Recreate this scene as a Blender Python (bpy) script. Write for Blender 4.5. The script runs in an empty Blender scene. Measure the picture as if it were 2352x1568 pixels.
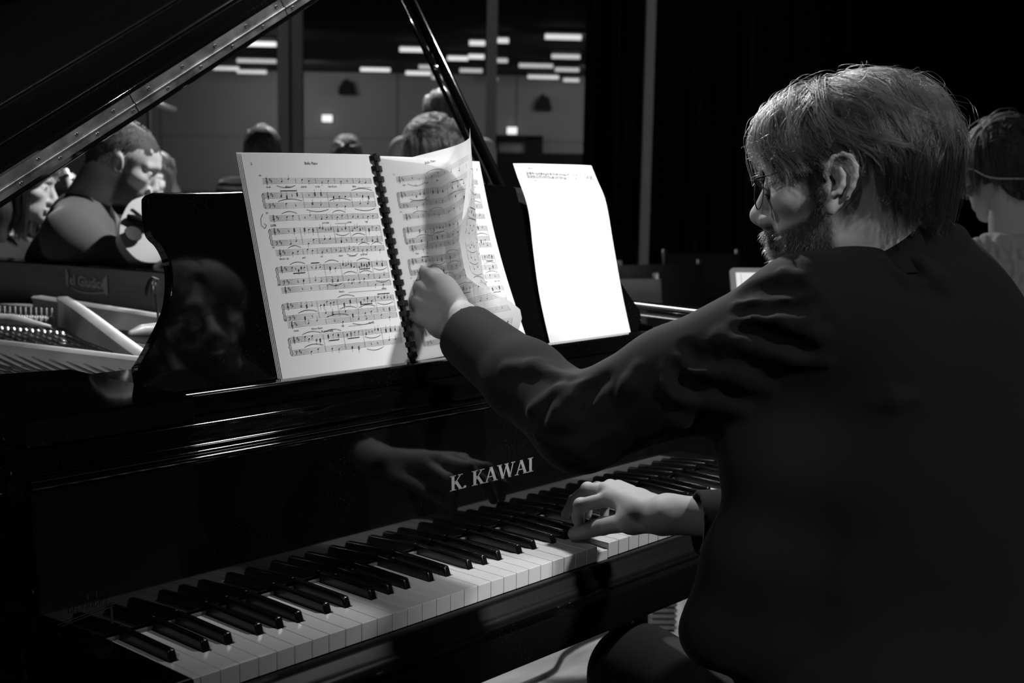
import bpy, bmesh, math, random
import numpy as np
from mathutils import Vector, Matrix
random.seed(7)
RNG = np.random.default_rng(7)
SC = bpy.context.scene
COL = SC.collection
PI = math.pi

# ------------------------------------------------------------------ camera
CAM = np.array([-0.69852, -1.04955, 1.23382])
YAW, PITCH, ROLL, FPX = 0.842442, -0.131871, 0.017894, 2995.98


def cam_axes():
    f = np.array([math.cos(PITCH) * math.sin(YAW), math.cos(PITCH) * math.cos(YAW), math.sin(PITCH)])
    r = np.array([math.cos(YAW), -math.sin(YAW), 0.0])
    u = np.cross(r, f)
    c, s = math.cos(ROLL), math.sin(ROLL)
    return c * r + s * u, -s * r + c * u, f


CR, CU, CF = cam_axes()
cam_data = bpy.data.cameras.new('camera')
cam = bpy.data.objects.new('camera', cam_data)
COL.objects.link(cam)
cam.matrix_world = Matrix(((CR[0], CU[0], -CF[0], CAM[0]), (CR[1], CU[1], -CF[1], CAM[1]),
                           (CR[2], CU[2], -CF[2], CAM[2]), (0, 0, 0, 1)))
cam_data.sensor_width = 36.0
cam_data.lens = FPX * 36.0 / 2352.0
cam_data.clip_start = 0.05
cam_data.clip_end = 200
cam_data.dof.use_dof = True
cam_data.dof.focus_distance = 1.62
cam_data.dof.aperture_fstop = 7.5
SC.camera = cam

# ------------------------------------------------------------------ look
SC.view_settings.view_transform = 'Standard'
SC.view_settings.look = 'None'
SC.view_settings.gamma = 1.0
SC.view_settings.use_curve_mapping = False
SC.view_settings.exposure = 0.0
SC.cycles.use_denoising = True
SC.cycles.max_bounces = 6
SC.cycles.caustics_reflective = False
SC.cycles.caustics_refractive = False
SC.cycles.sample_clamp_indirect = 4.0

world = bpy.data.worlds.new('world')
SC.world = world
world.use_nodes = True
world.node_tree.nodes['Background'].inputs[0].default_value = (1, 1, 1, 1)
world.node_tree.nodes['Background'].inputs[1].default_value = 0.0015


def lamp(name, kind, loc, target, energy, size=0.2, angle=50, blend=0.4):
    d = bpy.data.lights.new(name, kind)
    o = bpy.data.objects.new(name, d)
    COL.objects.link(o)
    o.location = loc
    o.rotation_euler = (Vector(target) - Vector(loc)).to_track_quat('-Z', 'Y').to_euler()
    d.energy = energy
    if kind == 'SPOT':
        d.spot_size = math.radians(angle)
        d.spot_blend = blend
        d.shadow_soft_size = size
    elif kind == 'AREA':
        d.shape = 'DISK'
        d.size = size
    else:
        d.shadow_soft_size = size
    return o


# stage lanterns, with added fill lamps among them
lamp('stage_spot_front', 'SPOT', (1.65, -0.74, 2.78), (1.02, 0.22, 1.10), 285, 0.12, 45, 0.9)
lamp('stage_spot_back', 'SPOT', (1.75, 2.55, 4.6), (1.0, -0.15, 0.97), 1180, 0.05, 25, 0.8)
lamp('fill_spot_rear', 'SPOT', (-0.2, -3.2, 3.2), (0.80, -0.42, 0.98), 380, 0.10, 19, 0.6)  # added fill that lifts the pianist's dark back
lamp('stage_spot_left', 'SPOT', (-1.7, 1.7, 3.1), (0.62, -0.32, 1.2), 100, 0.06, 20, 0.6)
lamp('stage_spot_side', 'SPOT', (-2.6, -1.4, 3.2), (0.6, -0.2, 1.1), 60, 0.12, 46, 0.6)
lamp('stage_spot_low', 'SPOT', (-2.4, -2.2, 2.2), (0.42, 1.32, 0.93), 330, 0.08, 16, 0.5)
lamp('glint_spot_lid', 'SPOT', (0.6, -2.5, 5.2), (0.32, 0.98, 1.42), 260, 0.05, 15, 0.5)  # added lamp, draws highlight streaks along the lid
lamp('fill_spot_players', 'SPOT', (-1.4, -1.6, 4.6), (1.35, 2.25, 1.1), 900, 0.08, 24, 0.6)  # added camera-side fill on the violinist
lamp('fill_spot_right', 'SPOT', (-0.5, -2.2, 4.4), (2.05, 0.45, 1.1), 60, 0.08, 17, 0.6)  # added fill for the pale sweater
lamp('stage_spot_orchestra', 'SPOT', (3.2, -0.3, 4.4), (1.55, 2.5, 1.0), 1500, 0.08, 62, 0.7)
lamp('fill_wash', 'SPOT', (0.6, -2.5, 5.2), (6.5, 7.0, 1.6), 210, 0.2, 50, 0.6)  # added fill so the steel posts show grey
lamp('stage_spot_far', 'SPOT', (6.2, 7.4, 5.0), (3.4, 3.4, 1.1), 1400, 0.1, 70, 0.7)
for i, (a, d) in enumerate(((-9, 40), (3, 40), (-9, 52), (3, 52))):
    p = CAM + np.array([CR[0], CR[1], 0]) * a + np.array([CF[0], CF[1], 0]) * d
    lamp('hall_light', 'AREA', (p[0], p[1], 5.0), (p[0] + CF[0] * 6, p[1] + CF[1] * 6, 1.5), 105, 3.0)


# ------------------------------------------------------------------ pixel rays (photograph frame 2352 x 1568)
def ray(px, py):
    return CR * ((px - 1176) / FPX) - CU * ((py - 784) / FPX) + CF


def on(px, py, ax, v):
    d = ray(px, py)
    return CAM + d * ((v - CAM[ax]) / d[ax])


def dep(px, py, t):
    return CAM + ray(px, py) * t


# ------------------------------------------------------------------ materials
def mat(name, base=0.5, rough=0.5, metal=0.0, spec=0.5, coat=0.0, bump=None, vary=None, emit=None, attr=None, dust=0.0,
        sheen=0.0, sss=0.0, thin=0.0):
    m = bpy.data.materials.new(name)
    m.use_nodes = True
    nt = m.node_tree
    b = nt.nodes['Principled BSDF']
    c = base if isinstance(base, tuple) else (base, base, base)
    b.inputs['Base Color'].default_value = (*c, 1)
    b.inputs['Roughness'].default_value = rough
    b.inputs['Metallic'].default_value = metal
    b.inputs['Specular IOR Level'].default_value = spec
    if coat:
        b.inputs['Coat Weight'].default_value = coat
        b.inputs['Coat Roughness'].default_value = 0.04
    if sheen:
        b.inputs['Sheen Weight'].default_value = sheen
        b.inputs['Sheen Roughness'].default_value = 0.5
    if sss:
        b.inputs['Subsurface Weight'].default_value = sss
        b.inputs['Subsurface Radius'].default_value = (0.006, 0.005, 0.004)
        b.inputs['Subsurface Scale'].default_value = 0.6
    if emit:
        b.inputs['Emission Color'].default_value = (1, 1, 1, 1)
        b.inputs['Emission Strength'].default_value = emit
    tc = nt.nodes.new('ShaderNodeTexCoord')
    last = None
    if attr:
        a = nt.nodes.new('ShaderNodeAttribute')
        a.attribute_name = attr
        last = a.outputs['Color']
    if vary:
        scale, lo, hi = vary[:3]
        mp = nt.nodes.new('ShaderNodeMapping')
        if len(vary) > 3:
            mp.inputs['Scale'].default_value = vary[3]
        nt.links.new(tc.outputs['Object'], mp.inputs[0])
        n = nt.nodes.new('ShaderNodeTexNoise')
        n.inputs['Scale'].default_value = scale
        n.inputs['Detail'].default_value = 6
        nt.links.new(mp.outputs[0], n.inputs['Vector'])
        r = nt.nodes.new('ShaderNodeMapRange')
        r.inputs[1].default_value = 0.3
        r.inputs[2].default_value = 0.7
        r.inputs[3].default_value = lo
        r.inputs[4].default_value = hi
        nt.links.new(n.outputs['Fac'], r.inputs[0])
        mx = nt.nodes.new('ShaderNodeMix')
        mx.data_type = 'RGBA'
        mx.blend_type = 'MULTIPLY'
        mx.inputs[0].default_value = 1
        if last is not None:
            nt.links.new(last, mx.inputs[6])
        else:
            mx.inputs[6].default_value = (*c, 1)
        nt.links.new(r.outputs[0], mx.inputs[7])
        last = mx.outputs[2]
    if dust:
        # settled specks of dust and fine scratches on polished lacquer
        v = nt.nodes.new('ShaderNodeTexVoronoi')
        v.inputs['Scale'].default_value = 240
        nt.links.new(tc.outputs['Object'], v.inputs['Vector'])
        r = nt.nodes.new('ShaderNodeMapRange')
        r.inputs[1].default_value = 0.05
        r.inputs[2].default_value = 0.16
        r.inputs[3].default_value = 1
        r.inputs[4].default_value = 0
        nt.links.new(v.outputs['Distance'], r.inputs[0])
        n = nt.nodes.new('ShaderNodeTexNoise')
        n.inputs['Scale'].default_value = 13
        nt.links.new(tc.outputs['Object'], n.inputs['Vector'])
        n2 = nt.nodes.new('ShaderNodeMapRange')
        n2.inputs[1].default_value = 0.45
        n2.inputs[2].default_value = 0.7
        nt.links.new(n.outputs['Fac'], n2.inputs[0])
        mu = nt.nodes.new('ShaderNodeMath')
        mu.operation = 'MULTIPLY'
        nt.links.new(r.outputs[0], mu.inputs[0])
        nt.links.new(n2.outputs[0], mu.inputs[1])
        mx = nt.nodes.new('ShaderNodeMix')
        mx.data_type = 'RGBA'
        nt.links.new(mu.outputs[0], mx.inputs[0])
        mx.inputs[6].default_value = (*c, 1)
        mx.inputs[7].default_value = (dust, dust, dust, 1)
        last = mx.outputs[2]
    if last is not None:
        nt.links.new(last, b.inputs['Base Color'])
    if thin:            # light passes through a single sheet
        tl_ = nt.nodes.new('ShaderNodeBsdfTranslucent')
        tl_.inputs[0].default_value = (*c, 1)
        ms = nt.nodes.new('ShaderNodeMixShader')
        ms.inputs[0].default_value = thin
        nt.links.new(b.outputs[0], ms.inputs[1])
        nt.links.new(tl_.outputs[0], ms.inputs[2])
        nt.links.new(ms.outputs[0], nt.nodes['Material Output'].inputs[0])
    if bump:
        scale, strength, dist = bump[:3]
        mp = nt.nodes.new('ShaderNodeMapping')
        if len(bump) > 3:
            mp.inputs['Scale'].default_value = bump[3]
        nt.links.new(tc.outputs['Object'], mp.inputs[0])
        n = nt.nodes.new('ShaderNodeTexNoise')
        n.inputs['Scale'].default_value = scale
        n.inputs['Detail'].default_value = 4
        nt.links.new(mp.outputs[0], n.inputs['Vector'])
        bp = nt.nodes.new('ShaderNodeBump')
        bp.inputs['Strength'].default_value = strength
        bp.inputs['Distance'].default_value = dist
        nt.links.new(n.outputs['Fac'], bp.inputs['Height'])
        nt.links.new(bp.outputs[0], b.inputs['Normal'])
    return m


M = {}
M['lacquer'] = mat('black_lacquer', 0.0025, 0.045, spec=0.7, dust=0.055)
M['lacquer_worn'] = mat('worn_lacquer_edge', 0.003, 0.26, spec=0.15, dust=.03)
M['slip'] = mat('scuffed_key_slip', 0.003, 0.34, spec=0.07, dust=.03, bump=(90, .2, .0006))
M['lacquer_plain'] = mat('black_lacquer_clean', 0.0025, 0.06, spec=0.5)
M['ivory'] = mat('white_key_plastic', 0.62, 0.22, spec=0.5)
M['ebony'] = mat('black_key_ebony', 0.004, 0.22, spec=0.5, bump=(400, 0.15, 0.0003))
M['brass'] = mat('worn_hinge_brass', 0.34, 0.42, metal=1.0, vary=(26, 0.35, 1.3), bump=(60, 0.25, 0.0006))
M['screw'] = mat('dark_screw_steel', 0.12, 0.35, metal=1.0)
M['gilt'] = mat('gilded_iron', 0.25, 0.42, spec=0.5, vary=(8, 0.8, 1.1))
M['steel'] = mat('string_steel', 0.6, 0.28, metal=1.0)
M['felt'] = mat('white_felt', 0.7, 0.9, spec=0.1)
M['darkfelt'] = mat('grey_felt', 0.12, 0.9, spec=0.1)
M['soundboard'] = mat('soundboard_spruce', 0.09, 0.5, vary=(6, 0.7, 1.2, (1, 8, 1)))
M['inner_rim'] = mat('inner_rim_veneer', 0.22, 0.4, vary=(5, 0.8, 1.15, (1, 1, 9)))
M['letter'] = mat('inlaid_brass_lettering', 0.62, 0.35, metal=0.6)
M['decal'] = mat('silver_decal', 0.6, 0.5)
M['faint_decal'] = mat('worn_silver_decal', 0.09, 0.4, metal=0.4)
M['paper'] = mat('music_paper', 0.80, 0.75, spec=0.2, bump=(45, 0.12, 0.002))
M['leaf'] = mat('thin_music_paper', 0.80, 0.75, spec=0.2, thin=.55)
M['ink'] = mat('printed_ink', 0.015, 0.7, spec=0.2)
M['greyink'] = mat('pale_printed_ink', 0.22, 0.7, spec=0.2)
M['plastic'] = mat('comb_plastic', 0.012, 0.3)
M['black'] = mat('matt_black', 0.006, 0.7, spec=0.3)
M['curtain'] = mat('black_stage_cloth', 0.006, 0.95, spec=0.05, sheen=0.1)


# ------------------------------------------------------------------ object helpers
def thing(name, label, cat, loc=(0, 0, 0), rotz=0.0, group=None):
    o = bpy.data.objects.new(name, None)
    o.empty_display_size = 0.1
    COL.objects.link(o)
    o.location = loc
    o.rotation_euler = (0, 0, rotz)
    o['label'] = label
    o['category'] = cat
    if group:
        o['group'] = group
    return o


def tag(o, label, cat, group=None):
    o['label'] = label
    o['category'] = cat
    if group:
        o['group'] = group
    return o


def attach(o, parent, local=False):
    if parent is None:
        return o
    o.parent = parent
    if not local and parent.parent is None and parent.type == 'EMPTY':
        o.matrix_parent_inverse = Matrix.Translation(-Vector(parent.location))
    return o


def smooth(me, angle=None):
    me.polygons.foreach_set('use_smooth', np.ones(len(me.polygons), dtype=bool))
    if angle:
        me.set_sharp_from_angle(angle=math.radians(angle))


def obj(name, verts, faces, m, parent=None, sm=False, label=None, local=False, bevel=0.0, seg=2, thick=0.0, weld=False):
    me = bpy.data.meshes.new(name)
    me.from_pydata([tuple(map(float, v)) for v in verts], [], [tuple(f) for f in faces])
    me.update()
    ob = bpy.data.objects.new(name, me)
    COL.objects.link(ob)
    if m is not None:
        me.materials.append(m)
    if sm:
        smooth(me, sm if not isinstance(sm, bool) else None)
    if thick:
        md = ob.modifiers.new('thickness', 'SOLIDIFY')
        md.thickness = thick
        md.offset = -1
    if bevel:
        md = ob.modifiers.new('edges', 'BEVEL')
        md.width = bevel
        md.segments = seg
        md.limit_method = 'ANGLE'
        md.angle_limit = math.radians(35)
    if label:
        ob['label'] = label
    attach(ob, parent, local)
    return ob


class MB:
    """collects simple shapes into one vertex / face list"""

    def __init__(s):
        s.v, s.f = [], []

    def add(s, v, f):
        n = len(s.v)
        s.v += [tuple(map(float, p)) for p in v]
        s.f += [tuple(i + n for i in q) for q in f]
        return s

    def box(s, x0, x1, y0, y1, z0, z1):
        v = [(x, y, z) for z in (z0, z1) for y in (y0, y1) for x in (x0, x1)]
        return s.add(v, [(0, 2, 3, 1), (4, 5, 7, 6), (0, 1, 5, 4), (2, 6, 7, 3), (0, 4, 6, 2), (1, 3, 7, 5)])

    def prism(s, poly, axis, a, b):
        """polygon (list of 2-D points) extruded along axis from a to b"""
        def P(p, t):
            if axis == 0:
                return (t, p[0], p[1])
            if axis == 1:
                return (p[0], t, p[1])
            return (p[0], p[1], t)
        n = len(poly)
        v = [P(p, a) for p in poly] + [P(p, b) for p in poly]
        f = [tuple(range(n))[::-1], tuple(range(n, 2 * n))]
        f += [(i, (i + 1) % n, (i + 1) % n + n, i + n) for i in range(n)]
        return s.add(v, f)

    def tube(s, pts, rad, n=10, cap=True, flat=1.0):
        pts = [np.array(p, float) for p in pts]
        rad = [rad] * len(pts) if np.isscalar(rad) else list(rad)
        rings, up = [], None
        for i, p in enumerate(pts):
            t = pts[min(i + 1, len(pts) - 1)] - pts[max(i - 1, 0)]
            t = t / (np.linalg.norm(t) + 1e-12)
            if up is None:
                a = np.array([0, 0, 1.0]) if abs(t[2]) < 0.9 else np.array([1.0, 0, 0])
                up = a - t * a.dot(t)
            up = up - t * up.dot(t)
            up /= np.linalg.norm(up) + 1e-12
            w = np.cross(t, up)
            rings.append([p + rad[i] * (math.cos(k * 2 * PI / n) * up * flat + math.sin(k * 2 * PI / n) * w) for k in range(n)])
        v = [q for r in rings for q in r]
        f = []
        for i in range(len(pts) - 1):
            for k in range(n):
                f.append((i * n + k, i * n + (k + 1) % n, (i + 1) * n + (k + 1) % n, (i + 1) * n + k))
        if cap:
            f.append(tuple(range(n))[::-1])
            f.append(tuple((len(pts) - 1) * n + k for k in range(n)))
        return s.add(v, f)

    def lathe(s, c, prof, n=16, axis=(0, 0, 1)):
        """profile of (radius, height) turned round axis at c"""
        ax = np.array(axis, float)
        ax /= np.linalg.norm(ax)
        c = np.array(c, float)
        rs = [max(p[0], 1e-5) for p in prof]
        a = np.array([1.0, 0, 0]) if abs(ax[0]) < 0.9 else np.array([0, 1.0, 0])
        e1 = np.cross(ax, a)
        e1 /= np.linalg.norm(e1)
        e2 = np.cross(ax, e1)
        v = [c + ax * h + r * (math.cos(k * 2 * PI / n) * e1 + math.sin(k * 2 * PI / n) * e2)
             for r, (_, h) in zip(rs, prof) for k in range(n)]
        f = []
        for i in range(len(prof) - 1):
            for k in range(n):
                f.append((i * n + k, i * n + (k + 1) % n, (i + 1) * n + (k + 1) % n, (i + 1) * n + k))
        f.append(tuple(range(n))[::-1])
        f.append(tuple((len(prof) - 1) * n + k for k in range(n)))
        return s.add(v, f)

    def grid(s, fn, nu, nv):
        v = [fn(i / nu, j / nv) for j in range(nv + 1) for i in range(nu + 1)]
        f = [(j * (nu + 1) + i, j * (nu + 1) + i + 1, (j + 1) * (nu + 1) + i + 1, (j + 1) * (nu + 1) + i)
             for j in range(nv) for i in range(nu)]
        return s.add(v, f)

    def build(s, name, m, parent=None, **k):
        return obj(name, s.v, s.f, m, parent, **k)


def catmull(pts, n=8, closed=False):
    P = [np.array(p, float) for p in pts]
    out = []
    m = len(P)
    for i in range(m if closed else m - 1):
        if closed:
            a, b, c, d = P[(i - 1) % m], P[i], P[(i + 1) % m], P[(i + 2) % m]
        else:
            a, b, c, d = P[max(i - 1, 0)], P[i], P[i + 1], P[min(i + 2, m - 1)]
        for k in range(n):
            t = k / n
            out.append(0.5 * (2 * b + (c - a) * t + (2 * a - 5 * b + 4 * c - d) * t * t + (3 * b - a - 3 * c + d) * t ** 3))
    if not closed:
        out.append(P[-1])
    return out


_txt = {}


def text_mesh(s, size=1.0, bold=0.0, res=2):
    """outline letters as flat vertices / faces, left aligned at the origin"""
    key = (s, bold, res)
    if key not in _txt:
        cu = bpy.data.curves.new('letters', 'FONT')
        cu.body = s
        cu.size = 1.0
        cu.resolution_u = res
        cu.offset = bold
        o = bpy.data.objects.new('letters', cu)
        COL.objects.link(o)
        dg = bpy.context.evaluated_depsgraph_get()
        me = o.evaluated_get(dg).to_mesh()
        v = [tuple(p.co) for p in me.vertices]
        f = [tuple(p.vertices) for p in me.polygons]
        o.evaluated_get(dg).to_mesh_clear()
        bpy.data.objects.remove(o)
        bpy.data.curves.remove(cu)
        _txt[key] = (v, f)
    v, f = _txt[key]
    return [(p[0] * size, p[1] * size) for p in v], f
# ------------------------------------------------------------------ the hall and the stage
def struct(name, mb, m, **k):
    o = mb.build(name, m, **k)
    o['kind'] = 'structure'
    return o


M['stage_floor'] = mat('stage_floor_wood', 0.22, 0.55, vary=(3.2, 0.55, 1.15, (1.0, 5.0, 1.0)), bump=(30, 0.1, 0.002))
M['hall_wall'] = mat('hall_wall_concrete', 0.40, 0.85, vary=(0.12, 0.75, 1.1))
M['ceiling'] = mat('dark_ceiling', 0.012, 0.9)
M['post'] = mat('grey_steel_post', 0.42, 0.6)
M['post_dark'] = mat('dark_steel_post', 0.06, 0.6)
M['tube'] = mat('fluorescent_tube', 0.9, 0.4, emit=.75)
M['tube_dim'] = mat('fluorescent_tube_dim', 0.9, 0.4, emit=.42)
M['sign'] = mat('lit_exit_sign', 0.9, 0.4, emit=.9)
M['speaker'] = mat('speaker_grille', 0.004, 0.8)

struct('floor', MB().box(-60, 90, -6, 90, -0.1, 0.0), M['stage_floor'])
# far wall stands square to the line of sight, 58 m away
WN = np.array([CF[0], CF[1], 0])
WN /= np.linalg.norm(WN)
WR = np.array([CR[0], CR[1], 0])
WR /= np.linalg.norm(WR)
C2 = np.array([CAM[0], CAM[1], 0])
WD = 58.0
HZ = 5.25


def hall(a, d, z):
    """point a metres to the right, d metres ahead of the player's corner of the stage"""
    return C2 + WR * a + WN * d + np.array([0, 0, z])


def slab(a0, a1, d0, d1, z0, z1):
    v = [hall(a, d, z) for z in (z0, z1) for d in (d0, d1) for a in (a0, a1)]
    return MB().add(v, [(0, 2, 3, 1), (4, 5, 7, 6), (0, 1, 5, 4), (2, 6, 7, 3), (0, 4, 6, 2), (1, 3, 7, 5)])


w = MB()
for i in range(-5, 4):          # concrete panels with open joints
    for z0, z1 in ((0, 2.4), (2.42, HZ)):
        q = slab(i * 5.2 + 0.03, i * 5.2 + 5.17, WD, WD + 0.3, z0, z1)
        w.add(q.v, q.f)
q = slab(-30, 20, WD + 0.1, WD + 0.4, 0, HZ)
w.add(q.v, q.f)
struct('wall_back', w, M['hall_wall'])
struct('ceiling', slab(-30, 20, 12, WD + 1, HZ, HZ + 0.2), M['ceiling'])
struct('wall_left', slab(-30.5, -30, 8, WD, 0, HZ), M['hall_wall'])

# steel posts between stage and hall
def post(px0, px1, d, m, name, z1=4.6):
    a0, a1 = (px0 - 1176) / FPX * d, (px1 - 1176) / FPX * d
    return struct(name, slab(a0, a1, d, d + (a1 - a0), 0.0, z1), m)


post(636, 661, 11.0, M['post'], 'column_1')
post(668, 692, 11.5, M['post'], 'column_2')
post(658, 672, 11.8, M['post_dark'], 'column_3')
post(1107, 1131, 11.2, M['post'], 'column_4')
post(1465, 1486, 9.6, M['post'], 'column_5')

# black border above, black legs at the right
def drape(a0, a1, d, z0, z1, waves, name, label, amp=0.06):
    n = waves * 8
    rr = np.random.default_rng(len(name) + waves)
    ph = rr.uniform(0, 6, 3)

    def fn(u, v):
        x = a0 + (a1 - a0) * u
        t = u * waves * 2 * PI
        dd = d + amp * math.sin(t + ph[0]) + amp * 0.4 * math.sin(2.3 * t + ph[1] + v * 1.3)
        return hall(x, dd, z0 + (z1 - z0) * v)
    o = MB().grid(fn, n, 6).build(name, M['curtain'], sm=True, thick=0.012)
    return tag(o, label, 'curtain')


drape(-7.0, 1.2, 12.6, 2.62 + 0.35, 5.2, 20, 'border_curtain', 'black border curtain hung across the top of the stage opening')
drape(0.60, 2.9, 11.5, 0.0, 5.0, 16, 'stage_curtain', 'black pleated stage curtain left of the pianist, beside the hall opening', 0.09)
drape(2.75, 5.6, 11.2, 0.0, 5.0, 18, 'stage_curtain', 'black pleated stage curtain hanging behind the pianist and the person in the cable knit', 0.09)

# fluorescent tubes under the hall ceiling: (pixel x0, x1, y, bright)
tubes = [(1252, 1335, 85, 1), (1078, 1114, 99, 1), (1129, 1168, 93, 1), (918, 982, 114, 1), (1028, 1075, 134, 1), (1076, 1112, 130, 1),
         (1267, 1332, 130, 0), (828, 896, 160, 1), (1192, 1270, 151, 0), (962, 1000, 154, 0), (932, 990, 168, 1), (1130, 1166, 139, 0),
         (1275, 1330, 160, 0), (1056, 1108, 162, 0), (1212, 1283, 177, 0), (992, 1036, 178, 0), (1080, 1112, 186, 0), (1064, 1110, 195, 0),
         (1128, 1142, 182, 0), (1155, 1186, 191, 0), (1130, 1166, 200, 0), (1222, 1285, 198, 0), (1294, 1330, 184, 0), (1292, 1328, 204, 0),
         (1278, 1310, 214, 0), (558, 634, 101, 1), (545, 634, 140, 0), (490, 548, 157, 0), (545, 612, 165, 0), (592, 640, 184, 0)]
proto = {}
for x0, x1, py, br in tubes:
    r = ray((x0 + x1) / 2, py)
    d = (HZ - 0.25 - CAM[2]) / r[2]
    p = CAM + r * d
    ln = max((x1 - x0) / FPX * d, 0.25)
    if br not in proto:
        t = thing('ceiling_light', '', 'ceiling light')
        MB().tube([(-.5, 0, 0), (.5, 0, 0)], 0.075, 8).build('tube', M['tube'] if br else M['tube_dim'], t, sm=40, local=True)
        MB().box(-.5, .5, -.13, .13, .11, .17).build('reflector', M['post_dark'], t, local=True)
        proto[br] = t
        o = t
    else:
        o = proto[br].copy()
        COL.objects.link(o)
        for ch in proto[br].children:
            c = ch.copy()
            COL.objects.link(c)
            c.parent = o
    o.location = p
    o.rotation_euler = (0, 0, math.atan2(WR[1], WR[0]) + 0.06)
    o.scale = (ln, 1, 1)
    o['group'] = 'fluorescent lights under the hall ceiling'
    side = 'left of the twin steel posts' if x1 < 650 else ('between the twin posts and the single post' if x1 < 1115 else 'right of the single post')
    o['label'] = ('bright' if br else 'dimmer') + ' fluorescent ceiling light of the far hall, ' + side

# exit signs, wall speakers, doorway in the far hall
def wallpt(px, py, off=0.1):
    r = ray(px, py)
    d = (WD - off) / r.dot(WN)
    return CAM + r * d


def facing(mb_local, p):
    """place local (right, towards the stage, up) shapes at a point on the far wall"""
    return MB().add([p + WR * v[0] - WN * v[1] + np.array([0, 0, v[2]]) for v in mb_local.v], mb_local.f)


for px, py, lab in ((752, 272, 'small lit exit sign on the far wall between the posts'), (1176, 300, 'small lit exit sign above the dark doorway frame')):
    p = wallpt(px, py)
    t = thing('exit_sign', lab, 'sign', tuple(p))
    facing(MB().box(-.22, .22, 0.0, .12, -.15, .15), p).build('lamp_panel', M['sign'], t)
    facing(MB().box(-.26, .26, -.05, .0, -.19, .19), p).build('housing', M['post_dark'], t)
for px, py, lab in ((797, 205, 'black loudspeaker on the far wall, left of the standing woman'), (1247, 240, 'black loudspeaker on the far wall, right of the single post')):
    p = wallpt(px, py)
    t = thing('wall_speaker', lab, 'loudspeaker', tuple(p))
    facing(MB().prism([(-.33, -.25), (.4, -.25), (.25, .3), (-.1, .38), (-.3, .05)], 1, 0.0, .5), p).build('cabinet', M['speaker'], t, bevel=0.03)
    facing(MB().box(-.06, .06, -.2, .0, .1, .45), p).build('bracket', M['speaker'], t)
p = wallpt(1186, 440)
t = thing('doorway', 'dark doorway frame with a pale opening in the far hall', 'doorway', tuple(p))
zt = wallpt(1186, 311)[2] - p[2]
zl = wallpt(1186, 348)[2] - p[2]
fr = MB().box(-1.05, 1.12, 0, .5, zt - .22, zt).box(-1.05, -.82, 0, .5, 0, zt).box(.40, 1.12, 0, .5, 0, zt)
facing(fr, p).build('frame', M['black'], t)
facing(MB().box(-1.25, 2.9, .5, .9, 0, zl - .05), p).build('low_partition', M['black'], t)
facing(MB().box(-.8, .38, -.05, .02, 0, zt - .2), p).build('pale_panel', M['hall_wall'], t)

# ------------------------------------------------------------------ the grand piano
KP = 0.0235            # key pitch
KZ = 0.73              # top of the white keys
RIMZ = 0.980
GP = (0.611, 1.25, 0.0)
piano = thing('grand_piano', 'black grand piano with its lid raised on a prop and a music desk', 'piano', GP)

rim_ctrl = [(1.372, .62), (1.372, .74), (1.335, .90), (1.262, 1.10), (1.178, 1.34), (1.118, 1.578), (1.086, 1.741), (1.048, 1.918),
            (.985, 2.135), (.87, 2.38), (.70, 2.58), (.48, 2.70), (.25, 2.735), (.04, 2.70), (-.10, 2.58), (-.15, 2.40)]
outer = [np.array([1.372, .45])] + catmull(rim_ctrl, 6) + [np.array([-.15, 1.4]), np.array([-.15, .45])]


def inset(poly, d):
    out = []
    n = len(poly)
    for i in range(n):
        a, b = poly[max(i - 1, 0)], poly[min(i + 1, n - 1)]
        t = (b - a) / np.linalg.norm(b - a)
        out.append(poly[i] + np.array([-t[1], t[0]]) * d)
    return out


inner = inset(outer, .083)
rim = MB()
n = len(outer)
Z0 = .66
v = [(*p, Z0) for p in outer] + [(*p, RIMZ) for p in outer] + [(*p, RIMZ) for p in inner] + [(*p, Z0) for p in inner]
f = []
for i in range(n - 1):
    for k in range(4):
        a, b = k * n, ((k + 1) % 4) * n
        f.append((a + i, a + i + 1, b + i + 1, b + i))
f += [(0, n, 2 * n, 3 * n), (n - 1, 4 * n - 1, 3 * n - 1, 2 * n - 1)]
rim.add(v, f)
rim_o = rim.build('rim', M['lacquer'], piano, sm=40, bevel=.004)
# veneered inside of the rim
liner = inset(outer, .0845)
lm = MB()
for i in range(n - 1):
    lm.add([(*liner[i], .84), (*liner[i + 1], .84), (*liner[i + 1], RIMZ - .004), (*liner[i], RIMZ - .004)], [(0, 1, 2, 3)])
lin_o = lm.build('inner_rim', M['inner_rim'], piano, sm=40, label='grey veneered inner face of the rim with a pale maker plate lettering')
# dealer lettering inside the bentside
def plane_text(s, origin, ux, uy, size, bold=0.0, off=None, flip=False):
    v, f = text_mesh(s, size, bold)
    o, a, b = (np.array(q, float) for q in (origin, ux, uy))
    k = np.zeros(3) if off is None else np.array(off, float)
    return [o + a * p[0] + b * p[1] + k for p in v], f


def bent(s):
    """point s along the visible inside of the bentside, from its near end"""
    q = [np.array(p) for p in liner]
    return q


pa = on(158, 652, 2, .945)
L2 = [np.array(p) for p in liner]
def ray_liner(px, py):
    d = ray(px, py)
    best = None
    for i in range(len(L2) - 1):
        a, b = L2[i], L2[i + 1]
        A = np.array([[d[0], -(b - a)[0]], [d[1], -(b - a)[1]]])
        if abs(np.linalg.det(A)) < 1e-9:
            continue
        t, s_ = np.linalg.solve(A, a - CAM[:2])
        if t > 0.3 and -1e-6 <= s_ <= 1 + 1e-6:
            P = CAM + d * t
            if .8 < P[2] < 1.06 and P[1] > .8:
                best = P if best is None or t > best[3] else best
                best = np.array([*P[:3], t])
    return best[:3]


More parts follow.
